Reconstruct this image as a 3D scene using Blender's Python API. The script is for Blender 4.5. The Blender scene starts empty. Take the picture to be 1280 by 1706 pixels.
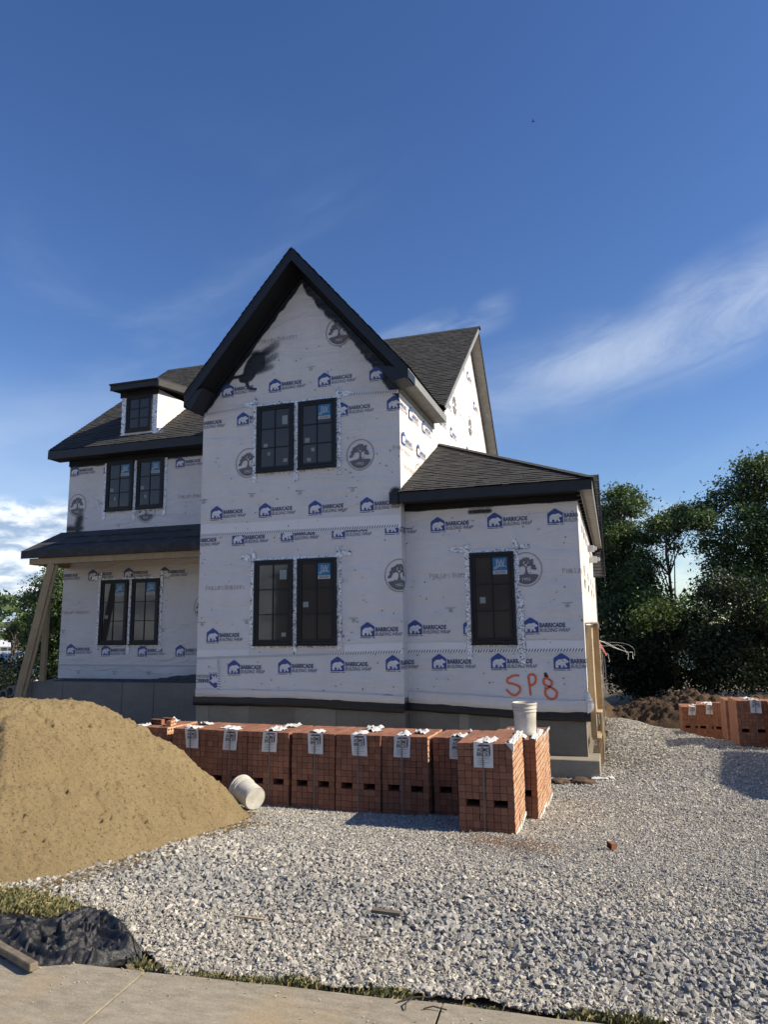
import bpy, bmesh, math, random
import numpy as np
from mathutils import Vector, Matrix, noise as mn
R = math.radians
random.seed(7); rng = np.random.default_rng(7)
scene = bpy.context.scene
COL = scene.collection

# ------------------------------------------------------------------ camera
# X runs along the house front to the right, Y goes away from the street, Z up; the eye stands at the origin
cd = bpy.data.cameras.new('camera'); cam = bpy.data.objects.new('camera', cd); COL.objects.link(cam)
YAW, PITCH, ROLL = .30685, .16156, -.01312
fw = Vector((-math.sin(YAW)*math.cos(PITCH), math.cos(YAW)*math.cos(PITCH), math.sin(PITCH)))
r0 = Vector((math.cos(YAW), math.sin(YAW), 0)); u0 = r0.cross(fw)
rt = r0*math.cos(ROLL) + u0*math.sin(ROLL); up = rt.cross(fw)
M = Matrix((rt, up, -fw)).transposed().to_4x4()
cam.matrix_world = M
cd.sensor_fit = 'VERTICAL'; cd.sensor_height = 24; cd.lens = 1183/1706*24
cd.clip_start = .05; cd.clip_end = 3000
scene.camera = cam

# ------------------------------------------------------------------ light
SUN = Vector((1.33, .12, .92)).normalized()
ELEV = math.asin(SUN.z); ROT = math.atan2(SUN.x, SUN.y)
w = bpy.data.worlds.new('World'); scene.world = w; w.use_nodes = True
nt = w.node_tree; N = nt.nodes; L = nt.links; N.clear()
def nd(t, **k):
    n = N.new(t)
    for a, b in k.items(): setattr(n, a, b)
    return n
def mth(op, a, b=None, c=None, clamp=False):
    n = N.new('ShaderNodeMath'); n.operation = op; n.use_clamp = clamp
    for i, v in enumerate((a, b, c)):
        if v is None: continue
        if isinstance(v, (int, float)): n.inputs[i].default_value = v
        else: L.new(v, n.inputs[i])
    return n.outputs[0]
def sstep(v, a, b):
    n = N.new('ShaderNodeMapRange'); n.interpolation_type = 'SMOOTHSTEP'; n.clamp = True
    n.inputs['From Min'].default_value = a; n.inputs['From Max'].default_value = b
    L.new(v, n.inputs['Value']); return n.outputs[0]
out = nd('ShaderNodeOutputWorld'); bg = nd('ShaderNodeBackground'); bg.inputs[1].default_value = .088
sky = nd('ShaderNodeTexSky', sky_type='NISHITA', sun_disc=False, sun_elevation=ELEV, sun_rotation=ROT, altitude=200,
         air_density=1.0, dust_density=.3, ozone_density=2.2)
tc = nd('ShaderNodeTexCoord'); sp = nd('ShaderNodeSeparateXYZ'); L.new(tc.outputs['Generated'], sp.inputs[0])
az = mth('MULTIPLY', mth('ARCTAN2', sp.outputs[0], sp.outputs[1]), 180/math.pi)
el = mth('MULTIPLY', mth('ARCSINE', sp.outputs[2]), 180/math.pi)
cb = nd('ShaderNodeCombineXYZ'); L.new(az, cb.inputs[0]); L.new(el, cb.inputs[1])
def noise(scale, sx, sy, rot, det=6, dist=0.0, rough=.55, off=0):
    m = nd('ShaderNodeMapping'); m.inputs['Scale'].default_value = (sx, sy, 1); m.inputs['Rotation'].default_value = (0, 0, R(rot)); m.inputs['Location'].default_value = (off, off*.7, 0)
    # rotate first so that streaks run along the band, then stretch
    m2 = nd('ShaderNodeMapping'); m2.inputs['Rotation'].default_value = (0, 0, R(rot)); L.new(cb.outputs[0], m2.inputs[0])
    m.inputs['Rotation'].default_value = (0, 0, 0); L.new(m2.outputs[0], m.inputs[0])
    n = nd('ShaderNodeTexNoise'); n.inputs['Scale'].default_value = scale; n.inputs['Detail'].default_value = det
    n.inputs['Distortion'].default_value = dist; n.inputs['Roughness'].default_value = rough
    L.new(m.outputs[0], n.inputs['Vector']); return n.outputs['Fac']
# long cirrus band rising to the right
wob = mth('MULTIPLY', mth('SUBTRACT', noise(.06, 1, 1, 0, 3), .5), 7)
e1 = mth('ADD', mth('SUBTRACT', el, mth('MULTIPLY', mth('ADD', az, 7), .22)), wob)      # 17..22 across the band
band = mth('MULTIPLY', sstep(e1, 13.8, 18.6), mth('SUBTRACT', 1, sstep(e1, 18.4, 23.5)))
band = mth('MULTIPLY', band, sstep(az, -17, 3))
st1 = sstep(noise(.16, .3, 1.5, -14, 9, .9, .66), .30, .70)
c1 = mth('MULTIPLY', mth('MULTIPLY', band, mth('ADD', mth('MULTIPLY', st1, .8), .22)), .56)
# small streak above it
e2 = mth('SUBTRACT', el, mth('MULTIPLY', mth('ADD', az, 8), .24))
b2 = mth('MULTIPLY', sstep(e2, 22.6, 25.0), mth('SUBTRACT', 1, sstep(e2, 24.8, 26.4)))
b2 = mth('MULTIPLY', b2, mth('MULTIPLY', sstep(az, -22, -12), mth('SUBTRACT', 1, sstep(az, -10, -5.5))))
c2 = mth('MULTIPLY', mth('MULTIPLY', b2, sstep(noise(.3, .25, 1.4, -16, 6, .6, off=9), .3, .7)), .5)
# faint veils all round
c3 = mth('MULTIPLY', mth('MULTIPLY', sstep(noise(.07, .35, 1.1, -12, 7, 1.0, off=31), .47, .8), mth('SUBTRACT', 1, sstep(el, 26, 40))), .16)
# pale bank over low left
veil = mth('MULTIPLY', mth('MULTIPLY', mth('SUBTRACT', 1, sstep(el, 10, 21)), sstep(noise(.09, .3, 1.2, -6, 6, .4, off=3), .25, .7)), .38)
veil = mth('MULTIPLY', veil, mth('SUBTRACT', 1, sstep(az, -40, -14)))
# cumulus low on the horizon
cn = noise(.22, .65, 1.25, 0, 9, .15, .58, off=5)
cu = sstep(mth('ADD', mth('ADD', cn, mth('MULTIPLY', mth('SUBTRACT', 1, sstep(az, -43, -36)), .14)), mth('MULTIPLY', mth('SUBTRACT', 9.0, el), .024)), .50, .58)
cu = mth('MULTIPLY', mth('MULTIPLY', cu, mth('SUBTRACT', 1, sstep(el, 8.6, 10.0))), mth('SUBTRACT', 1, mth('MULTIPLY', sstep(az, -36, -20), .75)))
shd = noise(.5, .6, 1.4, 0, 7, .2, .6, off=12)
cucol = nd('ShaderNodeMix', data_type='RGBA'); L.new(sstep(shd, .36, .62), cucol.inputs[0])
cucol.inputs[6].default_value = (2.6, 3.5, 4.9, 1); cucol.inputs[7].default_value = (8.6, 8.8, 9.0, 1)
def mixc(fac, a, b):
    n = nd('ShaderNodeMix', data_type='RGBA'); L.new(fac, n.inputs[0])
    L.new(a, n.inputs[6])
    if isinstance(b, tuple): n.inputs[7].default_value = b
    else: L.new(b, n.inputs[7])
    return n.outputs[2]
hs = nd('ShaderNodeHueSaturation'); hs.inputs['Hue'].default_value = .512; hs.inputs['Saturation'].default_value = 1.22; hs.inputs['Value'].default_value = 1.0; L.new(sky.outputs[0], hs.inputs['Color'])
col = mixc(c3, hs.outputs[0], (4.6, 5.4, 6.6, 1))
col = mixc(veil, col, (5.0, 5.7, 6.6, 1))
col = mixc(c1, col, (5.6, 6.2, 7.0, 1)); col = mixc(c2, col, (5.6, 6.2, 7.0, 1))
col = mixc(mth('MULTIPLY', cu, .88), col, cucol.outputs[2])
L.new(col, bg.inputs[0]); L.new(bg.outputs[0], out.inputs[0])
sl = bpy.data.lights.new('sun', 'SUN'); sl.energy = 4.5; sl.angle = R(.53); sl.color = (1, .885, .70)
so = bpy.data.objects.new('sun', sl); COL.objects.link(so); so.rotation_euler = (-SUN).to_track_quat('-Z', 'Y').to_euler()
so.location = SUN*60
vs = scene.view_settings; vs.view_transform = 'Standard'; vs.look = 'None'; vs.gamma = 1; vs.use_curve_mapping = False; vs.exposure = .72
scene.render.engine = 'CYCLES'

# ------------------------------------------------------------------ helpers
def props(o, label=None, cat=None, group=None, kind=None):
    if label: o['label'] = label
    if cat: o['category'] = cat
    if group: o['group'] = group
    if kind: o['kind'] = kind
    return o
def thing(name, label, cat, loc=(0, 0, 0), group=None):
    o = bpy.data.objects.new(name, None); COL.objects.link(o); o.location = loc; o.empty_display_size = .1
    return props(o, label, cat, group)
def link(name, me, parent=None, loc=None, rot=None, kind=None, label=None):
    o = bpy.data.objects.new(name, me); COL.objects.link(o)
    if parent is not None: o.parent = parent
    if loc is not None: o.location = loc
    if rot is not None: o.rotation_euler = rot
    if kind: o['kind'] = kind
    if label: o['label'] = label
    return o
class MB:
    def __init__(s): s.v = []; s.f = []; s.m = []
    def face(s, pts, mi=0):
        b = len(s.v); s.v += [tuple(q) for q in pts]; s.f.append(tuple(range(b, b+len(pts)))); s.m.append(mi)
    def box(s, x0, x1, y0, y1, z0, z1, mi=0, T=None):
        b = len(s.v)
        P = [(x0,y0,z0),(x1,y0,z0),(x1,y1,z0),(x0,y1,z0),(x0,y0,z1),(x1,y0,z1),(x1,y1,z1),(x0,y1,z1)]
        if T is not None: P = [tuple(T @ Vector(q)) for q in P]
        s.v += P
        for f in ((0,3,2,1),(4,5,6,7),(0,1,5,4),(1,2,6,5),(2,3,7,6),(3,0,4,7)): s.f.append(tuple(b+i for i in f)); s.m.append(mi)
        return s
    def prism(s, poly, off, mi=0):
        """poly: 3-D points, off: extrusion vector"""
        off = Vector(off); a = [Vector(q) for q in poly]; c = [q+off for q in a]; n = len(a); b = len(s.v)
        s.v += [tuple(q) for q in a+c]
        s.f.append(tuple(range(b, b+n))[::-1]); s.m.append(mi)
        s.f.append(tuple(range(b+n, b+2*n))); s.m.append(mi)
        for i in range(n): j = (i+1) % n; s.f.append((b+i, b+j, b+n+j, b+n+i)); s.m.append(mi)
        return s
    def beam(s, a, b, w, h, mi=0):
        a, b = Vector(a), Vector(b); d = b-a; q = d.to_track_quat('X', 'Z').to_matrix().to_4x4()
        return s.box(0, d.length, -w/2, w/2, -h/2, h/2, mi, Matrix.Translation(a) @ q)
    def tube(s, pts, r, n=6, mi=0):
        pts = [Vector(q) for q in pts]; b = len(s.v)
        for i, q in enumerate(pts):
            d = (pts[min(i+1, len(pts)-1)]-pts[max(i-1, 0)]).normalized()
            a = d.orthogonal().normalized() if abs(d.z) > .95 else d.cross(Vector((0,0,1))).normalized(); c = d.cross(a)
            rr = r[i] if isinstance(r, (list, tuple)) else r
            for k in range(n):
                t = 2*math.pi*k/n; s.v.append(tuple(q + a*math.cos(t)*rr + c*math.sin(t)*rr))
        for i in range(len(pts)-1):
            for k in range(n):
                j = (k+1) % n; s.f.append((b+i*n+k, b+i*n+j, b+(i+1)*n+j, b+(i+1)*n+k)); s.m.append(mi)
        s.f.append(tuple(b+k for k in range(n))[::-1]); s.m.append(mi)
        e = b+(len(pts)-1)*n; s.f.append(tuple(e+k for k in range(n))); s.m.append(mi)
        return s
    def mesh(s, name, mats, smooth=False):
        me = bpy.data.meshes.new(name); me.from_pydata(s.v, [], s.f)
        for m in (mats if isinstance(mats, (list, tuple)) else [mats]): me.materials.append(m)
        me.polygons.foreach_set('material_index', s.m)
        if smooth: me.polygons.foreach_set('use_smooth', [True]*len(s.f))
        me.update(); return me
    def build(s, name, mats, parent=None, smooth=False, kind=None, label=None, bevel=0, loc=None):
        me = s.mesh(name, mats, smooth)
        bm = bmesh.new(); bm.from_mesh(me)
        bmesh.ops.recalc_face_normals(bm, faces=bm.faces)
        if bevel: bmesh.ops.bevel(bm, geom=bm.edges[:], offset=bevel, segments=1, affect='EDGES', clamp_overlap=True)
        bm.to_mesh(me); bm.free()
        return link(name, me, parent, kind=kind, label=label, loc=loc)
def np_mesh(name, V, F, mats, smooth=False, cols=None, mi=None):
    me = bpy.data.meshes.new(name); V = np.asarray(V, np.float32); F = np.asarray(F, np.int32); k = F.shape[1]
    me.vertices.add(len(V)); me.vertices.foreach_set('co', V.ravel())
    me.loops.add(F.size); me.loops.foreach_set('vertex_index', F.ravel())
    me.polygons.add(len(F)); me.polygons.foreach_set('loop_start', np.arange(0, F.size, k, dtype=np.int32))
    for m in (mats if isinstance(mats, (list, tuple)) else [mats]): me.materials.append(m)
    if mi is not None: me.polygons.foreach_set('material_index', np.asarray(mi, np.int32))
    if smooth: me.polygons.foreach_set('use_smooth', np.ones(len(F), bool))
    me.update(calc_edges=True)
    if cols is not None:
        at = me.attributes.new('paint', 'FLOAT', 'POINT'); at.data.foreach_set('value', np.asarray(cols, np.float32))
    return me
# value noise for numpy arrays
_perm = rng.random((256, 256)).astype(np.float64)
def vnoise(x, y):
    xi = np.floor(x).astype(int); yi = np.floor(y).astype(int); fx = x-xi; fy = y-yi
    fx = fx*fx*(3-2*fx); fy = fy*fy*(3-2*fy)
    g = lambda a, b: _perm[a % 256, b % 256]
    return (g(xi,yi)*(1-fx)+g(xi+1,yi)*fx)*(1-fy)+(g(xi,yi+1)*(1-fx)+g(xi+1,yi+1)*fx)*fy
def fbm(x, y, o=4, g=.5):
    s = 0; a = 1; t = 0
    for i in range(o): s = s+a*vnoise(x*2**i+17*i, y*2**i+31*i); t += a; a *= g
    return s/t
def grid_faces(nx, ny):
    i, j = np.meshgrid(np.arange(nx-1), np.arange(ny-1), indexing='ij'); a = (i*ny+j).ravel()
    return np.stack([a, a+ny, a+ny+1, a+1], 1)

# ------------------------------------------------------------------ materials
class Mat:
    def __init__(s, name):
        s.m = bpy.data.materials.new(name); s.m.use_nodes = True; s.nt = s.m.node_tree; s.N = s.nt.nodes; s.L = s.nt.links
        s.b = s.N['Principled BSDF']; s.tc = s.N.new('ShaderNodeTexCoord')
    def noise(s, scale, det=4, rough=.55, sc=(1,1,1), coord='Object', dist=0):
        mp = s.N.new('ShaderNodeMapping'); mp.inputs['Scale'].default_value = sc; s.L.new(s.tc.outputs[coord], mp.inputs[0])
        n = s.N.new('ShaderNodeTexNoise'); n.inputs['Scale'].default_value = scale; n.inputs['Detail'].default_value = det
        n.inputs['Roughness'].default_value = rough; n.inputs['Distortion'].default_value = dist; s.L.new(mp.outputs[0], n.inputs['Vector']); return n.outputs['Fac']
    def ramp(s, v, a, b, lo=.3, hi=.7, mid=None):
        r = s.N.new('ShaderNodeValToRGB'); e = r.color_ramp.elements; e[0].position = lo; e[1].position = hi
        e[0].color = (*a, 1); e[1].color = (*b, 1)
        if mid: k = e.new((lo+hi)/2); k.color = (*mid, 1)
        s.L.new(v, r.inputs[0]); return r.outputs[0]
    def mix(s, f, a, b, mode='MIX'):
        n = s.N.new('ShaderNodeMix'); n.data_type = 'RGBA'; n.blend_type = mode
        for i, v in ((0, f), (6, a), (7, b)):
            if isinstance(v, tuple): n.inputs[i].default_value = (*v, 1)
            elif isinstance(v, (int, float)): n.inputs[i].default_value = v
            else: s.L.new(v, n.inputs[i])
        return n.outputs[2]
    def col(s, c):
        if isinstance(c, tuple): s.b.inputs['Base Color'].default_value = (*c, 1)
        else: s.L.new(c, s.b.inputs['Base Color'])
        return s
    def bump(s, v, st=.3, d=.01):
        n = s.N.new('ShaderNodeBump'); n.inputs['Strength'].default_value = st; n.inputs['Distance'].default_value = d
        s.L.new(v, n.inputs['Height']); s.L.new(n.outputs[0], s.b.inputs['Normal']); return s
    def set(s, **k):
        for a, b in k.items():
            s.b.inputs[a.replace('_', ' ')].default_value = b
        return s
    def rnd(s):
        g = s.N.new('ShaderNodeNewGeometry'); return g.outputs['Random Per Island']
    def ornd(s):
        g = s.N.new('ShaderNodeObjectInfo'); return g.outputs['Random']
    def attr(s, n):
        g = s.N.new('ShaderNodeAttribute'); g.attribute_name = n; return g.outputs['Fac']
def simple(name, c, rough=.7, var=.12, scale=6, bump=0, **k):
    m = Mat(name); n = m.noise(scale, 5)
    m.col(m.ramp(n, tuple(x*(1-var) for x in c), tuple(min(1, x*(1+var)) for x in c))).set(Roughness=rough, **k)
    if bump: m.bump(m.noise(scale*6, 4), bump, .004)
    return m.m
def mk_wrap():
    m = Mat('building_wrap'); n = m.noise(.9, 5, .6, (1, 1, .45)); g = m.noise(7, 5, .6)
    c = m.ramp(n, (.66, .625, .60), (.74, .70, .675), .35, .65)
    c = m.mix(.1, c, m.ramp(g, (.58, .55, .53), (.80, .765, .74)))
    at = m.attr('paint'); ns = m.noise(26, 6, .7, (1, 1, 1)); mm = m.N.new('ShaderNodeMath'); mm.operation = 'MULTIPLY_ADD'
    m.L.new(ns, mm.inputs[0]); mm.inputs[1].default_value = .5; m.L.new(at, mm.inputs[2])
    mr = m.N.new('ShaderNodeMapRange'); mr.interpolation_type = 'SMOOTHSTEP'; mr.inputs['From Min'].default_value = .5; mr.inputs['From Max'].default_value = .98; m.L.new(mm.outputs[0], mr.inputs['Value'])
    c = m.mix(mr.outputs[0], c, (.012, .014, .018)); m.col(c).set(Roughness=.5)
    # loose sheet: long soft creases and a fine weave
    a = m.noise(1.4, 4, .55, (.5, .5, 1.6), dist=1.2); b = m.noise(90, 2, .5, (1, 1, .25)); w2 = m.noise(5, 3, .6, (1.0, 1.0, .25), dist=.8)
    add = m.N.new('ShaderNodeMath'); add.operation = 'MULTIPLY_ADD'; m.L.new(b, add.inputs[0]); add.inputs[1].default_value = .004; m.L.new(a, add.inputs[2])
    add2 = m.N.new('ShaderNodeMath'); add2.operation = 'MULTIPLY_ADD'; m.L.new(w2, add2.inputs[0]); add2.inputs[1].default_value = .2; m.L.new(add.outputs[0], add2.inputs[2])
    m.bump(add2.outputs[0], .9, .085); return m.m
WRAP = mk_wrap()
WRAPTAPE = simple('seam_tape', (.82, .82, .83), .3, .05, 8)
def print_mat(n, c, r=.5):
    m = Mat(n); m.col(m.ramp(m.noise(18, 5, .7), tuple(x*.9 for x in c), tuple(x*1.35+.01 for x in c))).set(Roughness=r); return m.m
BLUE = print_mat('blue_print', (.028, .062, .23)); NAVY = print_mat('navy_print', (.04, .055, .13))
GREYINK = print_mat('grey_print', (.12, .112, .12)); FAINT = print_mat('faint_ink', (.36, .30, .30)); RINGINK = print_mat('ring_ink', (.22, .18, .18))
WHITEINK = print_mat('white_ink', (.62, .60, .59))
def mk_frame():
    m = Mat('charcoal_trim_paint'); m.col(m.ramp(m.noise(5, 4), (.006, .008, .012), (.010, .013, .019))).set(Roughness=.5); m.bump(m.noise(30, 3), .12, .003); return m.m
TRIM = mk_frame()
SOFFIT = simple('black_soffit_paint', (.0035, .0045, .007), .8, .3, 7)
PRIMER = simple('grey_primed_fascia', (.21, .215, .21), .55, .14, 4)
SOFFGREY = simple('grey_soffit_board', (.24, .23, .215), .7, .16, 5)
WINFR = simple('black_window_frame', (.0035, .0042, .006), .55, .15, 6)
def mk_glass():
    m = Mat('window_glass'); m.col((.046, .041, .037)).set(Roughness=.04, IOR=1.52)
    m.bump(m.noise(1.3, 2), .08, .02); return m.m
GLASS = mk_glass()
DARKROOM = simple('dark_interior', (.02, .02, .02), .9)
FILM = simple('window_protective_film', (.05, .052, .055), .2, .2, 3)
FOIL = None
def mk_foil():
    m = Mat('foil_flashing_tape'); v = m.noise(26, 4, .7, dist=1.5); m.col(m.ramp(v, (.03, .035, .045), (.95, .96, .97), .42, .50)).set(Roughness=.42, Metallic=.45); m.bump(m.noise(45, 4, .7), .9, .01); return m.m  # bright glints of the crinkled foil are painted into its colour
FOIL = mk_foil()
def mk_shingle():
    m = Mat('asphalt_shingles'); r = m.rnd(); c = m.ramp(r, (.018, .0185, .0195), (.043, .0425, .042), 0, 1, (.028, .028, .0285))
    c = m.mix(.5, c, m.ramp(m.noise(180, 3, .8), (.011, .011, .012), (.085, .084, .082)), 'MIX')
    m.col(c).set(Roughness=.93); m.bump(m.noise(220, 3, .8), .5, .003); return m.m
SHINGLE = mk_shingle()
UNDERLAY = simple('black_roof_underlayment', (.048, .046, .046), .9, .3, 5, .3)
UNDERINK = simple('underlayment_print', (.006, .006, .006), .95)
def mk_concrete(name, c, joints=0):
    m = Mat(name); a = m.noise(1.2, 6, .65, (1, 1, 2.4)); b = m.noise(22, 5, .7); c1 = m.ramp(a, tuple(x*.72 for x in c), tuple(x*1.15 for x in c), .3, .7)
    m.col(m.mix(.3, c1, m.ramp(b, tuple(x*.6 for x in c), tuple(x*1.35 for x in c)))).set(Roughness=.88); m.bump(b, .35, .006); return m.m
CONC = mk_concrete('poured_concrete', (.235, .205, .155)); CONCD = mk_concrete('dark_concrete', (.185, .162, .125)); CONCL = mk_concrete('footing_concrete', (.27, .24, .185))
CONCP = mk_concrete('porch_concrete', (.20, .185, .16))
MEMBR = simple('black_sill_membrane', (.012, .012, .014), .45, .3, 8)
def mk_wood(name, a, b):
    m = Mat(name); n = m.noise(3, 6, .6, (1, 1, 1), dist=.4); f = m.noise(50, 4, .6, (1, 1, .06)); m.col(m.mix(.45, m.ramp(n, a, b), m.ramp(f, tuple(x*.6 for x in a), b))).set(Roughness=.75); m.bump(f, .3, .003); return m.m
WOOD = mk_wood('weathered_lumber', (.33, .23, .125), (.47, .35, .20)); WOODL = mk_wood('fresh_lumber', (.38, .28, .16), (.52, .41, .26))
# ------------------------------------------------------------------ ground
def gz(x, y):
    """height of the ground"""
    x = np.asarray(x, float); y = np.asarray(y, float)
    z = -1.6-.103*(y-3); z = np.where(y > 13.7, -2.7+np.clip((y-13.7)/2.2, 0, 1)*.25*np.clip((x+.6)/2, 0, 1), z)
    t = y-np.interp(x, [-.6, -.1, 1.7, 3.2, 6], [23, 21.4, 17.4, 15.9, 14.5]); z = z-np.clip(t*.14, 0, 1.2)*np.clip((x+1.2)/1.0, 0, 1)-np.clip((y-27)*.1, 0, 1.4)*(1-np.clip((x+1.2)/1.0, 0, 1))
    z = np.where(y < 3.1, -1.61-.03*(y-3.1)*0, z)
    far = np.clip(np.hypot(x, y-20)-45, 0, None); z = z-np.clip(far*.06, 0, 4.5)
    return z
def gpt(x, y): return float(gz(x, y))

def mk_soil(name, a, b, sc=2):
    m = Mat(name); n = m.noise(sc, 8, .65); m.col(m.ramp(n, a, b, .3, .7)).set(Roughness=.95); m.bump(m.noise(sc*9, 6, .7), .6, .04); return m.m
EARTH = mk_soil('brown_earth', (.10, .072, .042), (.26, .2, .125), 1.2)
def mk_ground():
    m = Mat('site_ground'); a = m.noise(.6, 8, .65); c = m.ramp(a, (.13, .105, .07), (.27, .215, .14), .3, .7)
    m.col(c).set(Roughness=.95); m.bump(m.noise(14, 6, .7), .6, .04); return m.m
xs = np.concatenate([-np.geomspace(600, 16, 26), np.linspace(-15.5, 14, 119), np.geomspace(14.6, 600, 26)]); ys = np.concatenate([-np.geomspace(300, 3, 14), np.linspace(-2.5, 34, 147), np.geomspace(34.6, 900, 28)])
X, Y = np.meshgrid(xs, ys, indexing='ij'); Z = gz(X, Y)+(fbm(X*1.3, Y*1.3)-.5)*.05*(np.abs(X) < 60)-.035
Z = np.where(Y < 3.05, Z-.12, Z)
link('ground', np_mesh('ground', np.stack([X, Y, Z], -1).reshape(-1, 3), grid_faces(*X.shape), mk_ground(), True), kind='structure')
# grey fines under the loose stone
def mk_fines():
    m = Mat('stone_fines'); a = m.noise(45, 5, .8); m.col(m.ramp(a, (.10, .10, .10), (.34, .33, .31), .3, .7)).set(Roughness=.95); m.bump(a, .9, .02); return m.m
def gravel_mask(x, y):
    """1 inside the graded gravel"""
    right_far = np.interp(x, [-.6, -.1, 1.7, 2.6, 3.2, 6], [22.6, 21.8, 18.2, 17.6, 17.2, 16.6])
    m = (y > np.interp(x, [-4.4, -3.5, -3.05, -2.4, -2.15, -1.6, -.6, .6, 4], [4.02, 4.02, 3.78, 3.36, 3.24, 3.28, 3.38, 3.44, 3.5])) & (y < np.where(x > -.35, right_far, 13.9)) & (x > np.where(y < 4.2, -4.6, -9.5)) & (x < 9)
    return m
X, Y = np.meshgrid(np.linspace(-9.5, 9, 371), np.linspace(3.1, 21.8, 375), indexing='ij'); F = grid_faces(*X.shape)
Zf = gz(X, Y)+(fbm(X*1.6, Y*1.6)-.5)*.05+(fbm(X*9, Y*9)-.5)*.02+.004
msk = gravel_mask(X+(fbm(X*3, Y*3)-.5)*.3, Y+(fbm(Y*3, X*3)-.5)*.25).ravel(); F = F[msk[F].all(1)]
link('gravel_base', np_mesh('gravel_base', np.stack([X, Y, Zf], -1).reshape(-1, 3), F, mk_fines(), True), kind='structure')
def bank(x, y):   # loose stone banked up beside the house wall
    return .30*np.exp(-((x+.1)/.55)**2)*np.clip((y-14.6)/4, 0, 1)*np.clip((21.5-y)/2, 0, 1)
def fz(x, y): return gz(x, y)+(fbm(x*1.6, y*1.6)-.5)*.05+(fbm(x*9, y*9)-.5)*.02+.004+bank(x, y)
# instanced stones
def rock_mesh(i, mat):
    r = random.Random(i); bm = bmesh.new(); pts = []
    for k in range(11):
        v = Vector((r.gauss(0, 1), r.gauss(0, 1), r.gauss(0, 1))).normalized(); v *= r.uniform(.75, 1.05)
        pts.append(bm.verts.new((v.x*.62, v.y*.46, v.z*.36)))
    bmesh.ops.convex_hull(bm, input=pts)
    for v in [v for v in bm.verts if not v.link_faces]: bm.verts.remove(v)
    me = bpy.data.meshes.new('stone'); bm.to_mesh(me); bm.free(); me.materials.append(mat); return me
def mk_rock():
    m = Mat('crushed_limestone'); r = m.ornd(); c = m.ramp(r, (.09, .088, .085), (.74, .69, .58), 0, 1, (.37, .35, .31))
    c = m.mix(.4, c, m.ramp(m.noise(2.5, 4, .7, dist=1), (.12, .12, .118), (.70, .655, .57), .3, .7)); m.col(c).set(Roughness=.85); m.bump(m.noise(9, 3, .7), .4, .1); return m.m
ROCK = mk_rock()
rocks = bpy.data.collections.new('stone_kinds')
for i in range(9): rocks.objects.link(bpy.data.objects.new('stone_kind', rock_mesh(i, ROCK)))
DARKROCK = None
def mk_rock2():
    m = Mat('grey_limestone'); r = m.ornd(); c = m.ramp(r, (.13, .128, .122), (.52, .50, .46), 0, 1, (.29, .285, .27)); c = m.mix(.45, c, m.ramp(m.noise(2.5, 4, .7, dist=1), (.13, .13, .128), (.58, .56, .51), .3, .7)); m.col(c).set(Roughness=.85); m.bump(m.noise(9, 3, .7), .4, .1); return m.m
DARKROCK = mk_rock2()
rocks2 = bpy.data.collections.new('grey_stone_kinds')
for i in range(7): rocks2.objects.link(bpy.data.objects.new('grey_stone_kind', rock_mesh(40+i, DARKROCK)))
def scatter(name, P, S, Rt, label, parent=None, coll=rocks, cat='gravel', mat=None):
    me = bpy.data.meshes.new(name); me.vertices.add(len(P)); me.vertices.foreach_set('co', np.asarray(P, np.float32).ravel())
    a = me.attributes.new('size', 'FLOAT', 'POINT'); a.data.foreach_set('value', np.asarray(S, np.float32))
    a = me.attributes.new('turn', 'FLOAT_VECTOR', 'POINT'); a.data.foreach_set('vector', np.asarray(Rt, np.float32).ravel())
    o = link(name, me, parent, kind='stuff', label=label)
    if parent is None: o['category'] = cat
    g = bpy.data.node_groups.new(name, 'GeometryNodeTree'); g.interface.new_socket('Geometry', in_out='INPUT', socket_type='NodeSocketGeometry'); g.interface.new_socket('Geometry', in_out='OUTPUT', socket_type='NodeSocketGeometry')
    n = g.nodes; l = g.links; gi = n.new('NodeGroupInput'); go = n.new('NodeGroupOutput')
    mp = n.new('GeometryNodeMeshToPoints'); ip = n.new('GeometryNodeInstanceOnPoints'); ci = n.new('GeometryNodeCollectionInfo')
    ci.inputs['Collection'].default_value = coll; ci.inputs['Separate Children'].default_value = True; ci.inputs['Reset Children'].default_value = True
    ip.inputs['Pick Instance'].default_value = True
    sz = n.new('GeometryNodeInputNamedAttribute'); sz.data_type = 'FLOAT'; sz.inputs[0].default_value = 'size'
    tn = n.new('GeometryNodeInputNamedAttribute'); tn.data_type = 'FLOAT_VECTOR'; tn.inputs[0].default_value = 'turn'
    ri = n.new('FunctionNodeRandomValue'); ri.data_type = 'INT'; ri.inputs['Min'].default_value = 0; ri.inputs['Max'].default_value = max(0, len(coll.objects)-1)
    er = n.new('FunctionNodeEulerToRotation')
    l.new(gi.outputs[0], mp.inputs[0]); l.new(mp.outputs[0], ip.inputs['Points']); l.new(ci.outputs[0], ip.inputs['Instance'])
    l.new(ri.outputs[2], ip.inputs['Instance Index']); l.new(tn.outputs[0], er.inputs[0]); l.new(er.outputs[0], ip.inputs['Rotation']); l.new(sz.outputs[0], ip.inputs['Scale'])
    l.new(ip.outputs[0], go.inputs[0]); md = o.modifiers.new('stones', 'NODES'); md.node_group = g
    return o
def in_view(x, y, mleft=1.2, mright=1.2):
    return (x > -.88*y-mleft*1.0) & (x < .165*y+mright)
def band_amount(x, y):
    yc = np.interp(x, [-4.3, -3.5, -1.7, .3, 2], [5.1, 4.9, 4.55, 4.1, 4.0])+(fbm(x*1.2, y*1.2+7)-.5)*.6
    return np.clip(np.exp(-((y-yc)/np.where(y > yc, .8, .36))**2)+.35*(fbm(x*1.1+3, y*1.1)-.45)*2*(y > 4.4), 0, 1)
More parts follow.
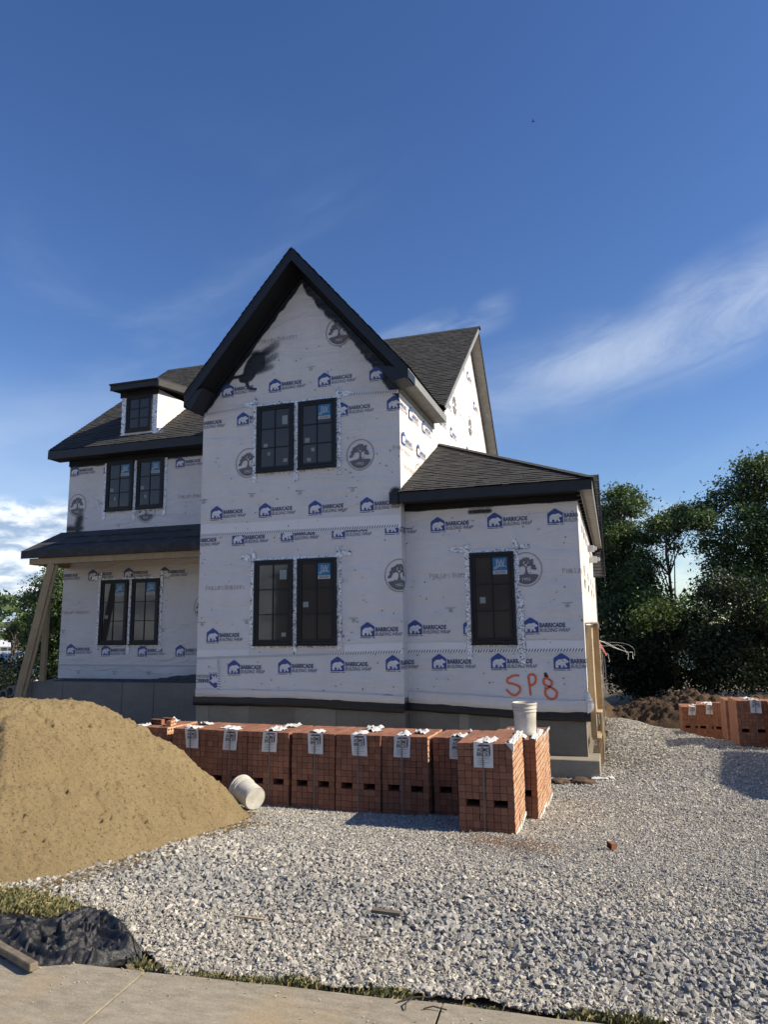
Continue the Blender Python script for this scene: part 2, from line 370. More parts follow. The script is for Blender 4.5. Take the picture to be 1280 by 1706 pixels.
def stone_size(x, y):
    yc = np.interp(x, [-4.3, -3.5, -1.7, .3, 2], [5.1, 4.9, 4.55, 4.1, 4.0])+(fbm(x*1.2, y*1.2+7)-.5)*.6
    b = np.exp(-((y-yc)/np.where(y > yc, .75, .33))**2)
    b2 = .5*np.exp(-((x+3.4)/.8)**2-((y-5.6)/1.1)**2)
    s = .0112+.0150*np.clip(b+b2, 0, 1)*(.6+.8*fbm(x*2.5, y*2.5))+.006*np.clip((y-7)/8, 0, 1)+.009*(np.hypot(x-.2, y-15.5) < 3.2)
    return s
def layer(y0, y1, dens, seedoff, grow=1., lift=0.):
    n = int((y1-y0)*(1.05*y1+3.0)*dens); y = rng.uniform(y0, y1, n); x = rng.uniform(-.9*y1-1.5, .17*y1+1.5, n)
    x1 = x+(fbm(x*3, y*3)-.5)*.3; y1_ = y+(fbm(y*3, x*3)-.5)*.25
    k = in_view(x, y) & gravel_mask(x1, y1_); x = x[k]; y = y[k]
    s = stone_size(x, y); base = s
    keep = rng.random(len(x)) < np.clip((.0125/s)**1.7, .1, 1); x = x[keep]; y = y[keep]; s = s[keep]
    s = np.minimum(s*np.exp(rng.normal(0, .38, len(s)))*grow, .040)
    z = fz(x, y)+s*.12+lift*s
    return np.stack([x, y, z], 1), s
PS = [layer(3.1, 6.0, 8500, 0), layer(3.1, 6.0, 2600, 1, 1.15, .35), layer(6.0, 9.2, 6200, 2, 1.0), layer(9.2, 23, 2100, 3, 1.15)]
P = np.concatenate([a for a, b in PS]); S = np.concatenate([b for a, b in PS])
# keep stones off the ground the sand pile covers deeply
kp = ~((P[:, 0] < -4.4) & (P[:, 1] > 4.4) & (P[:, 1] < 7.4)); P = P[kp]; S = S[kp]
Rt = np.stack([rng.normal(0, .5, len(P)), rng.normal(0, .5, len(P)), rng.uniform(0, 6.28, len(P))], 1)
gb = rng.random(len(P)) < .12+.75*band_amount(P[:, 0], P[:, 1])*np.clip(S/.016, .4, 1.3)
scatter('gravel', P[~gb], S[~gb]*1.35, Rt[~gb], 'pale crushed stone spread over the whole yard')
scatter('gravel', P[gb], S[gb]*1.35, Rt[gb], 'coarser grey stone in a band across the front of the yard', coll=rocks2)
print('stones', len(P))

# sidewalk, three slabs
def mk_walk():
    m = Mat('sidewalk_concrete'); a = m.noise(.9, 7, .65); f = m.noise(9, 6, .75, (1, 3, 1)); g = m.noise(110, 3, .7)
    c = m.ramp(a, (.20, .165, .11), (.31, .27, .20), .32, .68); c = m.mix(.5, c, m.ramp(f, (.11, .09, .06), (.44, .385, .29), .35, .68))
    st = m.noise(1.6, 3, .5); c = m.mix(m.ramp(st, (0, 0, 0), (.6, .6, .6), .56, .70), c, (.36, .255, .12))
    m.col(m.mix(.25, c, m.ramp(g, (.16, .14, .11), (.5, .46, .38)))).set(Roughness=.92); m.bump(m.mix(.5, g, f), .5, .006); return m.m
WALK = mk_walk(); walk = props(bpy.data.objects.new('sidewalk', None), kind='structure'); COL.objects.link(walk)
def slab(x0, x1, sk0, sk1, yb0, yb1):
    """slab between skewed joints; back edge slightly wavy"""
    n = 22; V = []; W = []
    for i in range(n+1):
        t = i/n; yb = yb0+(yb1-yb0)*t+.018*mn.noise(Vector((x0+t*(x1-x0), 3, 1))*3)+.008*mn.noise(Vector((x0+t*(x1-x0), 3, 1))*14)
        xt = x0+t*(x1-x0); xb = xt+(sk0+(sk1-sk0)*t)*1.0
        V.append((xt, yb, -1.588)); W.append((xb, 1.3, -1.585))
    mb = MB()
    for i in range(n):
        mb.face([W[i], W[i+1], V[i+1], V[i]]); a, b = V[i], V[i+1]; mb.face([a, b, (b[0], b[1]+.012, -1.75), (a[0], a[1]+.012, -1.75)])
    mb.face([W[0], V[0], (V[0][0], V[0][1], -1.75), (W[0][0], W[0][1], -1.75)]); mb.face([W[n], V[n], (V[n][0], V[n][1], -1.75), (W[n][0], W[n][1], -1.75)])
    return mb.build('slab', WALK, walk)
slab(-4.9, -2.215, -.1, .15, 2.98, 3.14); slab(-2.20, -.80, .15, .1, 3.14, 3.24); slab(-.788, 2.6, .1, .1, 3.245, 3.36)
road = MB(); road.box(-60, 60, -7, 1.15, -1.9, -1.72); road.build('street', simple('asphalt', (.05, .05, .05), .9, .2, 3), kind='structure')

# ------------------------------------------------------------------ house shell
house = thing('house', 'two storey house under construction in white building wrap with black trim and gabled roofs', 'house')
YA, YB, YC = 13.65, 13.93, 16.70
XL, XR, XE = -8.61, -3.96, -.52
T = .12                                           # wall thickness
def segd(x, z, a, b):
    ax, az_ = a; bx, bz = b; dx, dz = bx-ax, bz-az_; t = np.clip(((x-ax)*dx+(z-az_)*dz)/(dx*dx+dz*dz), 0, 1)
    return np.hypot(x-ax-t*dx, z-az_-t*dz)
def wall_grid(name, x0, x1, z0, z1, y, paint=None, step=.04, cuts=(), sag=0, label=None, bulge=None):
    nx = int((x1-x0)/step)+2; nz = int((z1-z0)/step)+2
    X, Z = np.meshgrid(np.linspace(x0, x1, nx), np.linspace(z0, z1, nz), indexing='ij')
    Yv = np.full_like(X, y)+(fbm(X*1.3+y, Z*.8)-.5)*.012
    Yv[0, :] = y; Yv[-1, :] = y
    Zz = Z.copy()
    if sag: Zz = Z - sag(X)*(Z-z1)/(z0-z1) if callable(sag) else Z
    c = paint(X, Zz).ravel() if paint else np.zeros(X.size)
    F = grid_faces(nx, nz)[:, ::1]
    me = np_mesh(name, np.stack([X, Yv, Zz], -1).reshape(-1, 3), F, WRAP, True, c)
    bm = bmesh.new(); bm.from_mesh(me)
    for co, no in cuts: bmesh.ops.bisect_plane(bm, geom=bm.verts[:]+bm.edges[:]+bm.faces[:], plane_co=co, plane_no=no, clear_outer=True)
    bm.to_mesh(me); bm.free()
    return link(name, me, house, label=label)
SLM = (8.21-5.15)/2.59           # main gable pitch
def paintA(X, Z):
    c = np.zeros_like(X)
    # ragged black overspray under the right hand soffit
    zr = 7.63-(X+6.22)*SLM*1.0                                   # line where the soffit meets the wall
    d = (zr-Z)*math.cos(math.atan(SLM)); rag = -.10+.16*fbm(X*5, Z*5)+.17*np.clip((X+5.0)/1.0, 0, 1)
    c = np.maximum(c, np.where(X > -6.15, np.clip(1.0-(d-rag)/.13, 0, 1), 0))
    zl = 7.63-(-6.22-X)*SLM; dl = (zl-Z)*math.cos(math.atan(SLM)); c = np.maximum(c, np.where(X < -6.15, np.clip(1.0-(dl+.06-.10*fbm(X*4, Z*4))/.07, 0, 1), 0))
    # wide smear and tail on the left
    def blob(cx, cz, rx, rz, a, soft):
        ca, sa = math.cos(a), math.sin(a); u = (X-cx)*ca+(Z-cz)*sa; v = -(X-cx)*sa+(Z-cz)*ca
        return np.clip((1+soft-np.hypot(u/rx, v/rz))/soft, 0, 1)*.98
    c = np.maximum(c, blob(-7.42, 5.80, .14, .26, -.35, .6)); c = np.maximum(c, blob(-7.25, 5.95, .15, .2, .5, 1.0)*.8); c = np.maximum(c, blob(-7.58, 5.60, .12, .09, .3, .6))
    for a, b, rr, g_ in (((-7.5, 5.66), (-8.05, 5.62), .035, 1), ((-7.6, 5.6), (-7.48, 5.36), .035, 1), ((-7.48, 5.34), (-7.30, 5.30), .03, 1), ((-7.35, 5.95), (-6.80, 6.28), .14, .78), ((-7.3, 5.8), (-6.82, 6.02), .13, .74), ((-7.35, 5.72), (-6.92, 5.78), .11, .72)):
        c = np.maximum(c, np.clip(1.25-segd(X, Z, a, b)/rr*.7, 0, 1)*g_*(1-.35*np.clip((X+7.25)/.5, 0, 1)*(g_ < 1)))
    c = np.maximum(c, blob(-4.05, 2.68, .10, .12, .6, 1.2)*.75)
    return c
def sagA(X): return np.clip((X+5.5)/1.5, 0, 1)*.10
A_wall = wall_grid('front_wall', XL, XR, -1.45, 7.75, YA, paintA, .04,
    [((-6.2, YA, 7.78), (SLM, 0, 1)), ((-6.2, YA, 7.78), (-SLM, 0, 1))], label='tall front gable wall in white wrap with black overspray')
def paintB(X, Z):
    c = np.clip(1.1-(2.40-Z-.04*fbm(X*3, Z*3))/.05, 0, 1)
    c = np.maximum(c, np.clip(1.2-segd(X, Z, (-1.27, -.90), (-1.25, -.96))/.05, 0, 1)*1.0)
    c = np.maximum(c, np.clip(1.2-segd(X, Z, (-2.6, 2.27), (-2.2, 2.27))/.08, 0, 1)*.8)
    return c
B_wall = wall_grid('side_bay_wall', XR, XE, -1.60, 2.52, YB, paintB, .04, label='single storey wall beside the tall gable with orange spray lettering')
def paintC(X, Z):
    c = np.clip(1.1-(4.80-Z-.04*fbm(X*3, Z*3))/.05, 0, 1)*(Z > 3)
    c = np.maximum(c, np.clip(1-segd(X, Z, (-14.62, 2.9), (-14.55, 3.25))/.33, 0, 1)*.85)
    c = np.maximum(c, np.clip(1-segd(X, Z, (-14.95, 2.95), (-14.5, 2.95))/.25, 0, 1)*.8)
    return c
C_wall = wall_grid('left_wing_wall', -15.0, XL, -1.28, 4.98, YC, paintC, .06, label='recessed left wall behind the porch')
def side_wall(name, x, poly, label=None):
    """wall in plane X=x, poly in (y, z)"""
    ys_ = [q[0] for q in poly]; zs = [q[1] for q in poly]; st = .08
    ny = int((max(ys_)-min(ys_))/st)+2; nz = int((max(zs)-min(zs))/st)+2
    Yg, Zg = np.meshgrid(np.linspace(min(ys_), max(ys_), ny), np.linspace(min(zs), max(zs), nz), indexing='ij')
    Xg = x+(fbm(Yg*1.7+x, Zg*1.2)-.5)*.025; Xg[0, :] = x
    me = np_mesh(name, np.stack([Xg, Yg, Zg], -1).reshape(-1, 3), grid_faces(ny, nz), WRAP, True, np.zeros(Xg.size))
    bm = bmesh.new(); bm.from_mesh(me); n = len(poly); area = sum(poly[i][0]*poly[(i+1)%n][1]-poly[(i+1)%n][0]*poly[i][1] for i in range(n))
    s = 1 if area > 0 else -1
    for i in range(n):
        a, b = poly[i], poly[(i+1)%n]; bmesh.ops.bisect_plane(bm, geom=bm.verts[:]+bm.edges[:]+bm.faces[:], plane_co=(x, a[0], a[1]), plane_no=(0, s*(b[1]-a[1]), -s*(b[0]-a[0])), clear_outer=True)
    bm.to_mesh(me); bm.free(); return link(name, me, house, label=label)
ZS = 5.2; SLC = (9.65-5.2)/(21.9-16.25); SLR = 1.07
zc = lambda y: ZS+(y-16.25)*SLC
A_side = side_wall('gable_side_wall', XR, [(YA, -1.5), (YC, -1.5), (YC, 5.02), (YA, 5.02)], 'sunlit side wall of the tall gable')
S_gab = side_wall('cross_gable_wall', XR, [(YC+.001, -1.5), (26.9, -1.5), (26.9, 9.5-(26.9-21.9)*SLR), (21.9, 9.42), (YC+.001, zc(YC)-.2)], 'sunlit side gable wall above the low roof')
B_side = side_wall('side_bay_side_wall', XE, [(YB, -1.62), (26.0, -1.62), (26.0, 2.52), (YB, 2.52)], 'sunlit long side wall by the gravel drive')
side_wall('left_side_wall', XL, [(YA, -1.45), (YC, -1.45), (YC, 5.02), (YA, 5.02)])
side_wall('far_side_wall', -15.0, [(YC, -1.3), (27, -1.3), (27, 4.0), (21.9, 9.45), (YC, zc(YC)-.2)])
bw = MB(); bw.box(-15, XE, 26.9, 27.05, -2.7, 2.4); bw.box(-15, XR, 26.9, 27.04, 2.4, 4.1); bw.build('back_wall', WRAP, house)

# ------------------------------------------------------------------ foundation
fd = MB()
def conc_panels(name, y, x0, x1, z0, z1, joints, mats, parent):
    xs_ = [x0]+[j for j in joints if x0 < j < x1]+[x1]
    for i in range(len(xs_)-1):
        mb = MB(); yy = y+.006*((i*7) % 3); mb.box(xs_[i]+.004, xs_[i+1]-.004, yy, yy+.2, z0, z1); mb.build(name, mats[i % len(mats)], parent, bevel=.004)
fnd = link('foundation', MB().box(XL+.02, XR, YA+.03, YC, -2.9, -1.36).box(XR, XE-.06, YB+.03, 25.9, -2.9, -1.5).mesh('foundation', CONCD), house)
conc_panels('concrete_panel', YA+.02, XL, XR-.001, -2.88, -1.38, [-8.3, -7.35, -6.3, -5.4, -4.9], [CONCL, CONC, CONCD, CONC, CONCD, CONC], fnd)
conc_panels('concrete_panel', YB+.02, XR+.003, XE-.05, -2.88, -1.42, [-2.96, -2.76, -2.17, -1.72, -.95], [CONCD, CONCL, CONCD, CONC, CONCD, CONCL], fnd)
ft = MB(); ft.box(-3.3, -.37, 13.62, 14.4, -2.95, -2.37); ft.build('footing', CONCL, house, bevel=.012)
pf = MB(); pf.box(-15.0, XL-.02, 15.56, YC+.1, -2.9, -1.30); pf.box(-15, -14.8, YC, 27, -2.9, -1.3); porch_f = pf.build('porch_foundation', CONCP, house)
conc_panels('concrete_panel', 15.5, -15.0, XL-.003, -2.88, -1.283, [-14.74, -13.76, -12.84, -11.91, -10.98, -10.08], [CONCP], porch_f)
# dark membrane strip at the foot of the wrap, ragged edge
def strip(x0, x1, y, ztop, zbot, mat, name, n=60, push=.03):
    V = []; 
    for i in range(n+1):
        x = x0+(x1-x0)*i/n; a = mn.noise(Vector((x*2.3, y, 0))); zt = ztop(x); zb = zbot(x)+.018*a
        V += [(x, y-.012, zt), (x, y-push-.01*a, (zt+zb)/2), (x, y-push*.7-.012*a, zb), (x, y+.05, zb+.004)]
    F = [(i*4+k, i*4+k+1, i*4+5+k, i*4+4+k) for i in range(n) for k in range(3)]
    me = np_mesh(name, V, F, mat, True); return link(name, me, house)
zA = lambda x: -1.41-.07*max(0, (x+6)/2); strip(XL-.05, XR-.01, YA, lambda x: zA(x)+.03, lambda x: zA(x)-.165, MEMBR, 'sill_membrane')
zB = lambda x: -1.47-.125*min(1, (x-XR)/2.6); strip(XR-.005, XE+.03, YB, lambda x: zB(x)+.03, lambda x: zB(x)-.145, MEMBR, 'sill_membrane')
strip(XL, XR+.005, YA-.012, lambda x: zA(x)+.16, lambda x: zA(x)+.012, WRAP, 'wrap_hem', push=.007)
strip(XR+.01, XE-.004, YB-.012, lambda x: zB(x)+.22, lambda x: zB(x)+.004, WRAP, 'wrap_hem', push=.007)
sm = MB(); sm.box(XR+.0, XR+.02, YA-.02, YB-.03, -1.60, -1.44); sm.build('sill_membrane', MEMBR, house)
fl = MB()   # loose flap of wrap at the right corner
fl.face([(XE-.05, YB-.03, -1.25), (XE+.02, YB-.035, -1.2), (XE+.10, YB-.02, -1.42), (XE+.07, YB-.03, -1.55), (XE-.02, YB-.045, -1.60)]); fl.face([(XE+.02, YB-.035, -1.2), (XE+.03, YB+.3, -1.3), (XE+.08, YB+.25, -1.52), (XE+.10, YB-.02, -1.42)])
fl.face([(XE+.10, YB-.02, -1.42), (XE+.08, YB+.25, -1.52), (XE+.01, YB+.2, -1.62), (XE-.02, YB-.045, -1.60), (XE+.07, YB-.03, -1.55)])
fl.build('wrap_flap', WRAP, house)

# ------------------------------------------------------------------ roofs
def shingle_roof(O, U, Vv, poly, parent, thick=.04, mat=SHINGLE, expo=.14, skipshingle=False, name='roof_deck'):
    """O origin, U unit along the eave, Vv unit up the slope; poly (u, v) convex, counter-clockwise"""
    O = Vector(O); U = Vector(U).normalized(); Vv = Vector(Vv).normalized(); Nn = U.cross(Vv).normalized()
    P3 = lambda u, v, h=0: O+U*u+Vv*v+Nn*h
    mb = MB(); mb.prism([P3(u, v, -.012) for u, v in poly], -Nn*thick); deck = mb.build(name, TRIM, parent)
    if skipshingle: return deck
    u0_, u1_ = min(q[0] for q in poly), max(q[0] for q in poly); v0, v1 = min(q[1] for q in poly), max(q[1] for q in poly)
    VV = []; FF = []; r = random.Random(int(abs(O.x*100)+abs(O.y*10))); row = 0; v = v0-.02
    while v < v1:
        u = u0_-r.random()*.3
        while u < u1_:
            wd = r.uniform(.10, .30); h0 = r.choice((.011, .017, .021)); e = expo*r.uniform(.97, 1.12); a = P3(u, v-(.0 if h0 < .015 else .012), h0+.004*r.random()); b = P3(u+wd-.004, v-(.0 if h0 < .015 else .012), h0+.004*r.random())
            c = P3(u+wd-.004, v+e+.02, .002); d = P3(u, v+e+.02, .002); a2 = P3(u, v, -.01); b2 = P3(u+wd-.004, v, -.01)
            k = len(VV); VV += [a, b, c, d, a2, b2]; FF += [(k, k+1, k+2, k+3), (k+4, k+5, k+1, k), (k, k+3, k+4), (k+1, k+5, k+2)]
            u += wd
        v += expo; row += 1
    me = bpy.data.meshes.new('shingles'); me.from_pydata([tuple(q) for q in VV], [], FF); me.materials.append(mat)
    bm = bmesh.new(); bm.from_mesh(me); n = len(poly)
    for i in range(n):
        a, b = poly[i], poly[(i+1) % n]; pa, pb = P3(*a), P3(*b); no = (pb-pa).cross(Nn)
        bmesh.ops.bisect_plane(bm, geom=bm.verts[:]+bm.edges[:]+bm.faces[:], plane_co=pa+no.normalized()*.012, plane_no=no, clear_outer=True)
    bm.to_mesh(me); bm.free(); link('shingles', me, deck, kind='stuff'); return deck
roofA = bpy.data.objects.new('gable_roof', None); COL.objects.link(roofA); roofA.parent = house
# main gable: slopes face left and right
def vec(a, b): return (Vector(b)-Vector(a))
hm = 5.16; lm = vec((-3.61, 0, hm), (-6.2, 0, 8.215)); Lm = lm.length
shingle_roof((-3.60, 13.10, hm+.0), (0, 1, 0), lm, [(0, 0), (3.3, 0), (7.0, Lm), (0, Lm)], roofA, name='roof_slope')
shingle_roof((-8.80, 20.1, hm+.0), (0, -1, 0), vec((-8.79, 0, hm), (-6.2, 0, 8.215)), [(0, Lm), (3.3+.4, 0), (7.0, 0), (7.0, Lm)], roofA, name='roof_slope')
def slope_board(x0, z0, x1, z1, y0, y1, h, mat, name, parent, top=0):
    """board in the rake: runs from (x0,z0) to (x1,z1), vertical depth h, from y0 to y1"""
    mb = MB(); mb.prism([(x0, y0, z0+top), (x1, y0, z1+top), (x1, y0, z1-h), (x0, y0, z0-h)], (0, y1-y0, 0)); return mb.build(name, mat, parent)
hv = .27
slope_board(-8.79, 5.145, -6.2, 8.2, 13.105, 13.13, hv, TRIM, 'rake_board', roofA)
slope_board(-6.2, 8.2, -3.615, 5.145, 13.105, 13.13, hv, TRIM, 'rake_board', roofA)
for s, xe in ((-1, -8.79), (1, -3.61)):          # sloping soffit, then the closed return at the corner
    slope_board(xe, 5.145-hv+.02 if s else 0, -6.2, 8.2-hv+.02, 13.13, YA+.01, .02, SOFFIT, 'rake_soffit', roofA)
    # inner frieze against the wall
    slope_board(xe+(-s)*.2, 5.145-hv+.2*SLM, -6.2, 8.2-hv, YA-.03, YA-.006, .13, SOFFIT, 'frieze_board', roofA)
    mb = MB(); x2 = XL-.02 if s < 0 else XR+.02; mb.prism([(xe, 13.112, 5.12), (xe, 13.112, 4.955), (x2-s*.0, 13.112, 4.80 if s < 0 else 4.90), (x2-s*.32, 13.112, 4.93+.35), (xe-s*.02, 13.112, 5.14)], (0, YA-13.112, 0)); mb.build('eave_return', TRIM, roofA)
mb = MB(); mb.box(-3.635, -3.612, 13.135, 16.62, 4.965, 5.15); mb.build('fascia_board', PRIMER, roofA, bevel=.002, label='grey primed side fascia')
mb = MB(); mb.box(XR+.01, -3.637, 13.14, 16.6, 4.972, 4.99); mb.build('soffit_board', SOFFGREY, roofA)
mb = MB(); mb.box(XR+.005, XR+.03, YA+.0, 16.7, 4.86, 4.97); mb.build('frieze_board', SOFFGREY, roofA)
mb = MB(); mb.box(-8.79, -8.765, 13.135, 16.3, 4.955, 5.14); mb.box(-8.76, XL-.01, 13.14, 16.3, 4.972, 4.99); mb.build('fascia_board', TRIM, roofA)

# long main roof running along X
roofM = bpy.data.objects.new('main_roof', None); COL.objects.link(roofM); roofM.parent = house
vM = (0, 21.9-16.25, 9.65-5.2); LM = Vector(vM).length
uu = lambda x: x+15.4
shingle_roof((-15.42, 16.24, 5.21), (1, 0, 0), vM, [(0, 0), (uu(-8.2), 0), (uu(-8.2), LM), (0, LM)], roofM, name='roof_slope')
vv = lambda y: (y-16.25)/(21.9-16.25)*LM
shingle_roof((-15.42, 16.24, 5.21), (1, 0, 0), vM, [(uu(-3.60), vv(16.42)), (uu(-3.60), LM), (uu(-8.19), LM), (uu(-8.19), vv(20.1))], roofM, name='roof_slope')
mb = MB(); mb.prism([(-15.42, 21.9, 9.64), (-15.42, 27.3, 9.64-5.4*SLR), (-15.42, 27.3, 9.58-5.4*SLR), (-15.42, 21.9, 9.56)], (15.42-3.60, 0, 0)); mb.build('roof_slope', SHINGLE, roofM)
for i in range(48):   # ridge caps
    x = -15.42+i*.247; mb = MB(); mb.prism([(x, 21.78, 9.59), (x, 21.9, 9.70), (x, 22.02, 9.60), (x, 21.9, 9.66)], (.26, 0, .006*(i % 2))); mb.build('ridge_cap', SHINGLE, roofM)
mb = MB(); mb.box(-15.40, XL-.2, 16.225, 16.25, 4.955, 5.195); mb.build('fascia_board', TRIM, roofM, bevel=.003)
mb = MB(); mb.box(-15.38, XL, 16.255, YC-.002, 4.96, 4.985); mb.build('soffit_board', SOFFIT, roofM)
mb = MB(); mb.box(-15.02, XL-.001, YC-.03, YC-.008, 4.80, 4.958); mb.build('frieze_board', SOFFIT, roofM)
def yz_board(x0, x1, pts, mat, name, parent):
    mb = MB(); mb.prism([(x0, y, z) for y, z in pts], (x1-x0, 0, 0)); return mb.build(name, mat, parent)
yz_board(-3.625, -3.60, [(16.45, zc(16.45)-.03), (21.9, 9.62), (21.9, 9.46), (16.6, zc(16.6)-.17)], PRIMER, 'rake_board', roofM)
yz_board(-3.625, -3.60, [(21.9, 9.62), (27.2, 9.62-5.3*SLR), (27.2, 9.46-5.3*SLR), (21.9, 9.46)], TRIM, 'rake_board', roofM)
yz_board(XR+.02, -3.626, [(16.62, zc(16.6)-.17), (21.9, 9.47), (21.9, 9.45), (16.62, zc(16.6)-.19)], SOFFGREY, 'rake_soffit', roofM)
yz_board(XR+.02, -3.626, [(21.9, 9.47), (27.2, 9.47-5.3*SLR), (27.2, 9.45-5.3*SLR), (21.9, 9.45)], SOFFGREY, 'rake_soffit', roofM)
yz_board(-15.42, -15.40, [(16.25, 5.195), (21.9, 9.62), (21.9, 9.44), (16.25, 4.96)], TRIM, 'rake_board', roofM)
yz_board(-15.40, -15.0, [(16.25, 4.99), (21.9, 9.45), (21.9, 9.43), (16.25, 4.97)], SOFFIT, 'rake_soffit', roofM)

# low hipped roof over the side bay
roofB = bpy.data.objects.new('bay_roof', None); COL.objects.link(roofB); roofB.parent = house
SB = .505; Yh = 13.46+3.76; zh = 2.68+3.76*SB; vB = (0, 3.76, 3.76*SB); LB = Vector(vB).length
shingle_roof((-3.955, 13.46, 2.685), (1, 0, 0), vB, [(0, 0), (3.755, 0), (0, LB)], roofB, name='roof_slope')
shingle_roof((-.20, 13.46, 2.685), (0, 1, 0), (-3.755, 0, 3.76*SB), [(0, 0), (12.0, 0), (12.0, LB), (3.76, LB)], roofB, name='roof_slope')
for i in range(22):
    t0, t1 = i/22, (i+1.15)/22; a = Vector((-.20, 13.46, 2.70)).lerp(Vector((-3.955, Yh, zh+.02)), t0); b = Vector((-.20, 13.46, 2.70)).lerp(Vector((-3.955, Yh, zh+.02)), t1)
    s = Vector((.085, .085, -.0)); mb = MB(); mb.prism([a-s, a+Vector((0, 0, .035)), a+s, a+Vector((0, 0, .012))], (b-a)+Vector((0, 0, -.004))); mb.build('hip_cap', SHINGLE, roofB)
mb = MB(); mb.box(-3.953, -.215, 13.475, 13.50, 2.485, 2.675); mb.build('fascia_board', TRIM, roofB, bevel=.003)
mb = MB(); mb.box(-3.955, XE+.02, 13.50, YB-.004, 2.495, 2.515); mb.build('soffit_board', SOFFIT, roofB)
mb = MB(); mb.box(XR-.2, XR-.012, 13.478, YA-.003, 2.47, 2.70); mb.build('eave_return', TRIM, roofB)
mb = MB(); mb.box(XR+.002, XE+.015, YB-.035, YB-.01, 2.36, 2.492); mb.build('frieze_board', SOFFIT, roofB)
mb = MB(); mb.box(-.24, -.215, 13.505, 24.9, 2.49, 2.67); mb.build('fascia_board', PRIMER, roofB, bevel=.003, label='grey primed side fascia')
mb = MB(); mb.box(XE+.10, -.245, 13.51, 24.9, 2.50, 2.515); mb.build('soffit_board', SOFFGREY, roofB)
mb = MB(); mb.box(XE+.085, XE+.10, 13.51, 24.9, 2.42, 2.52); mb.build('ledger_board', SOFFGREY, roofB)
for i in range(24): mb = MB(); y = 13.75+i*.46; mb.box(XE+.005, XE+.08, y, y+.04, 2.44, 2.49); mb.build('lookout_block', SOFFIT, roofB)
# steep roof at the back of the bay
rb = MB(); d1 = Vector((0, -3, -3.9)).normalized()
shingle_roof((-2.0, 24.0, 1.55), (1, 0, 0), (0, 3, 3.95), [(0, 0), (1.86, 0), (1.82, 4.95), (0, 4.95)], roofB, name='rear_roof_slope')
mb = MB(); mb.prism([(-.14, 24.0, 1.62), (-.18, 27.0, 5.52), (-.18, 27.0, 5.3), (-.14, 24.0, 1.4)], (-.03, 0, 0)); mb.build('rake_board', TRIM, roofB)

# porch roof in black underlayment with printed swirls
roofP = bpy.data.objects.new('porch_roof', None); COL.objects.link(roofP); roofP.parent = house
SP_ = (2.86-2.19)/1.4
pd = MB(); pd.prism([(-15.17, 15.28, 2.18), (-15.17, YC-.01, 2.18+1.41*SP_), (-15.17, YC-.01, 2.12+1.41*SP_), (-15.17, 15.28, 2.10)], (15.17+XL-.004, 0, 0)); pdk = pd.build('roof_slope', UNDERLAY, roofP)
mb = MB(); mb.box(-15.17, XL-.006, 15.255, 15.285, 1.965, 2.178); mb.build('fascia_board', UNDERLAY, roofP, bevel=.004)
yz_board(-15.17, -15.145, [(15.29, 2.17), (YC-.012, 2.13+1.4*SP_), (YC-.012, 1.96+1.4*SP_), (15.29, 1.97)], UNDERLAY, 'rake_board', roofP)
mb = MB(); mb.box(-14.95, XL-.008, 15.34, 15.48, 1.80, 1.965); mb.build('porch_beam', WOOD, roofP, bevel=.004)
mb = MB(); mb.box(-14.95, -14.81, 15.49, YC-.01, 1.80, 1.965); mb.build('porch_beam', WOOD, roofP, bevel=.004)
for i in range(15):
    x = -14.7+i*.42; mb = MB(); mb.prism([(x, 15.33, 1.975), (x, YC-.02, 1.975), (x, YC-.02, 2.10+1.3*SP_), (x, 15.33, 2.09)], (.038, 0, 0)); mb.build('rafter', WOOD, roofP)
def leaf_swirl():
    mb = MB()
    def petal(cx, cy, a, l, wd):
        pts = []; n = 8
        for k in range(n+1): t = k/n; pts.append((cx+math.cos(a+t*.7)*l*t-math.sin(a)*wd*math.sin(math.pi*t), cy+(math.sin(a+t*.7)*l*t+math.cos(a)*wd*math.sin(math.pi*t))*.8))
        for k in range(n, -1, -1): t = k/n; pts.append((cx+math.cos(a+t*.7)*l*t, cy+math.sin(a+t*.7)*l*t*.8))
        mb.face([(x, y, 0) for x, y in pts[:-1]])
    for k in range(5): petal(-.05-.055*k, .015*k, 2.6+.35*(k % 3), .24, .045); petal(.05+.055*k, -.01*k, -.45+.35*(k % 3), .24, .045)
    petal(-.1, 0, 0, .3, .07); petal(.1, .05, 3.4, .3, .05)
    return mb
sw = leaf_swirl().mesh('printed_swirl', UNDERINK)
thp = math.atan(SP_)
for j in range(2):
    for i in range(6):
        y = 15.62+j*.55; x = -14.35+i*1.06+j*.42-.15
        if x > -8.9: continue
        link('printed_swirl', sw, pdk, (x, y, 2.184+(y-15.28)*SP_+.004), (thp, 0, 0))

# dormer
dorm = bpy.data.objects.new('dormer', None); COL.objects.link(dorm); dorm.parent = house
DX0, DX1, DZ0, DZ1 = -13.25, -12.05, 5.52, 6.86
mb = MB(); mb.box(DX0, DX1, YC-.02, YC+.08, DZ0, DZ1); mb.build('dormer_front', WRAP, dorm)
for x in (DX0, DX1-.06):
    mb = MB(); yb = 16.25+(6.86-5.2)/SLC; mb.prism([(x, YC+.083, DZ0+.1), (x, YC+.083, DZ1), (x, yb, DZ1)], (.06, 0, 0)); mb.build('dormer_cheek', WRAP, dorm)
zd = lambda y: 7.04+(y-16.33)*.14
mb = MB(); mb.prism([(-13.44, 16.30, zd(16.3)), (-13.44, 19.2, zd(19.2)), (-13.44, 19.2, zd(19.2)-.05), (-13.44, 16.30, zd(16.3)-.05)], (1.64, 0, 0)); mb.build('dormer_roof_deck', SHINGLE, dorm)
mb = MB(); mb.box(-13.42, -11.80, 16.33, 16.355, 6.83, 7.0); mb.build('fascia_board', TRIM, dorm, bevel=.003)
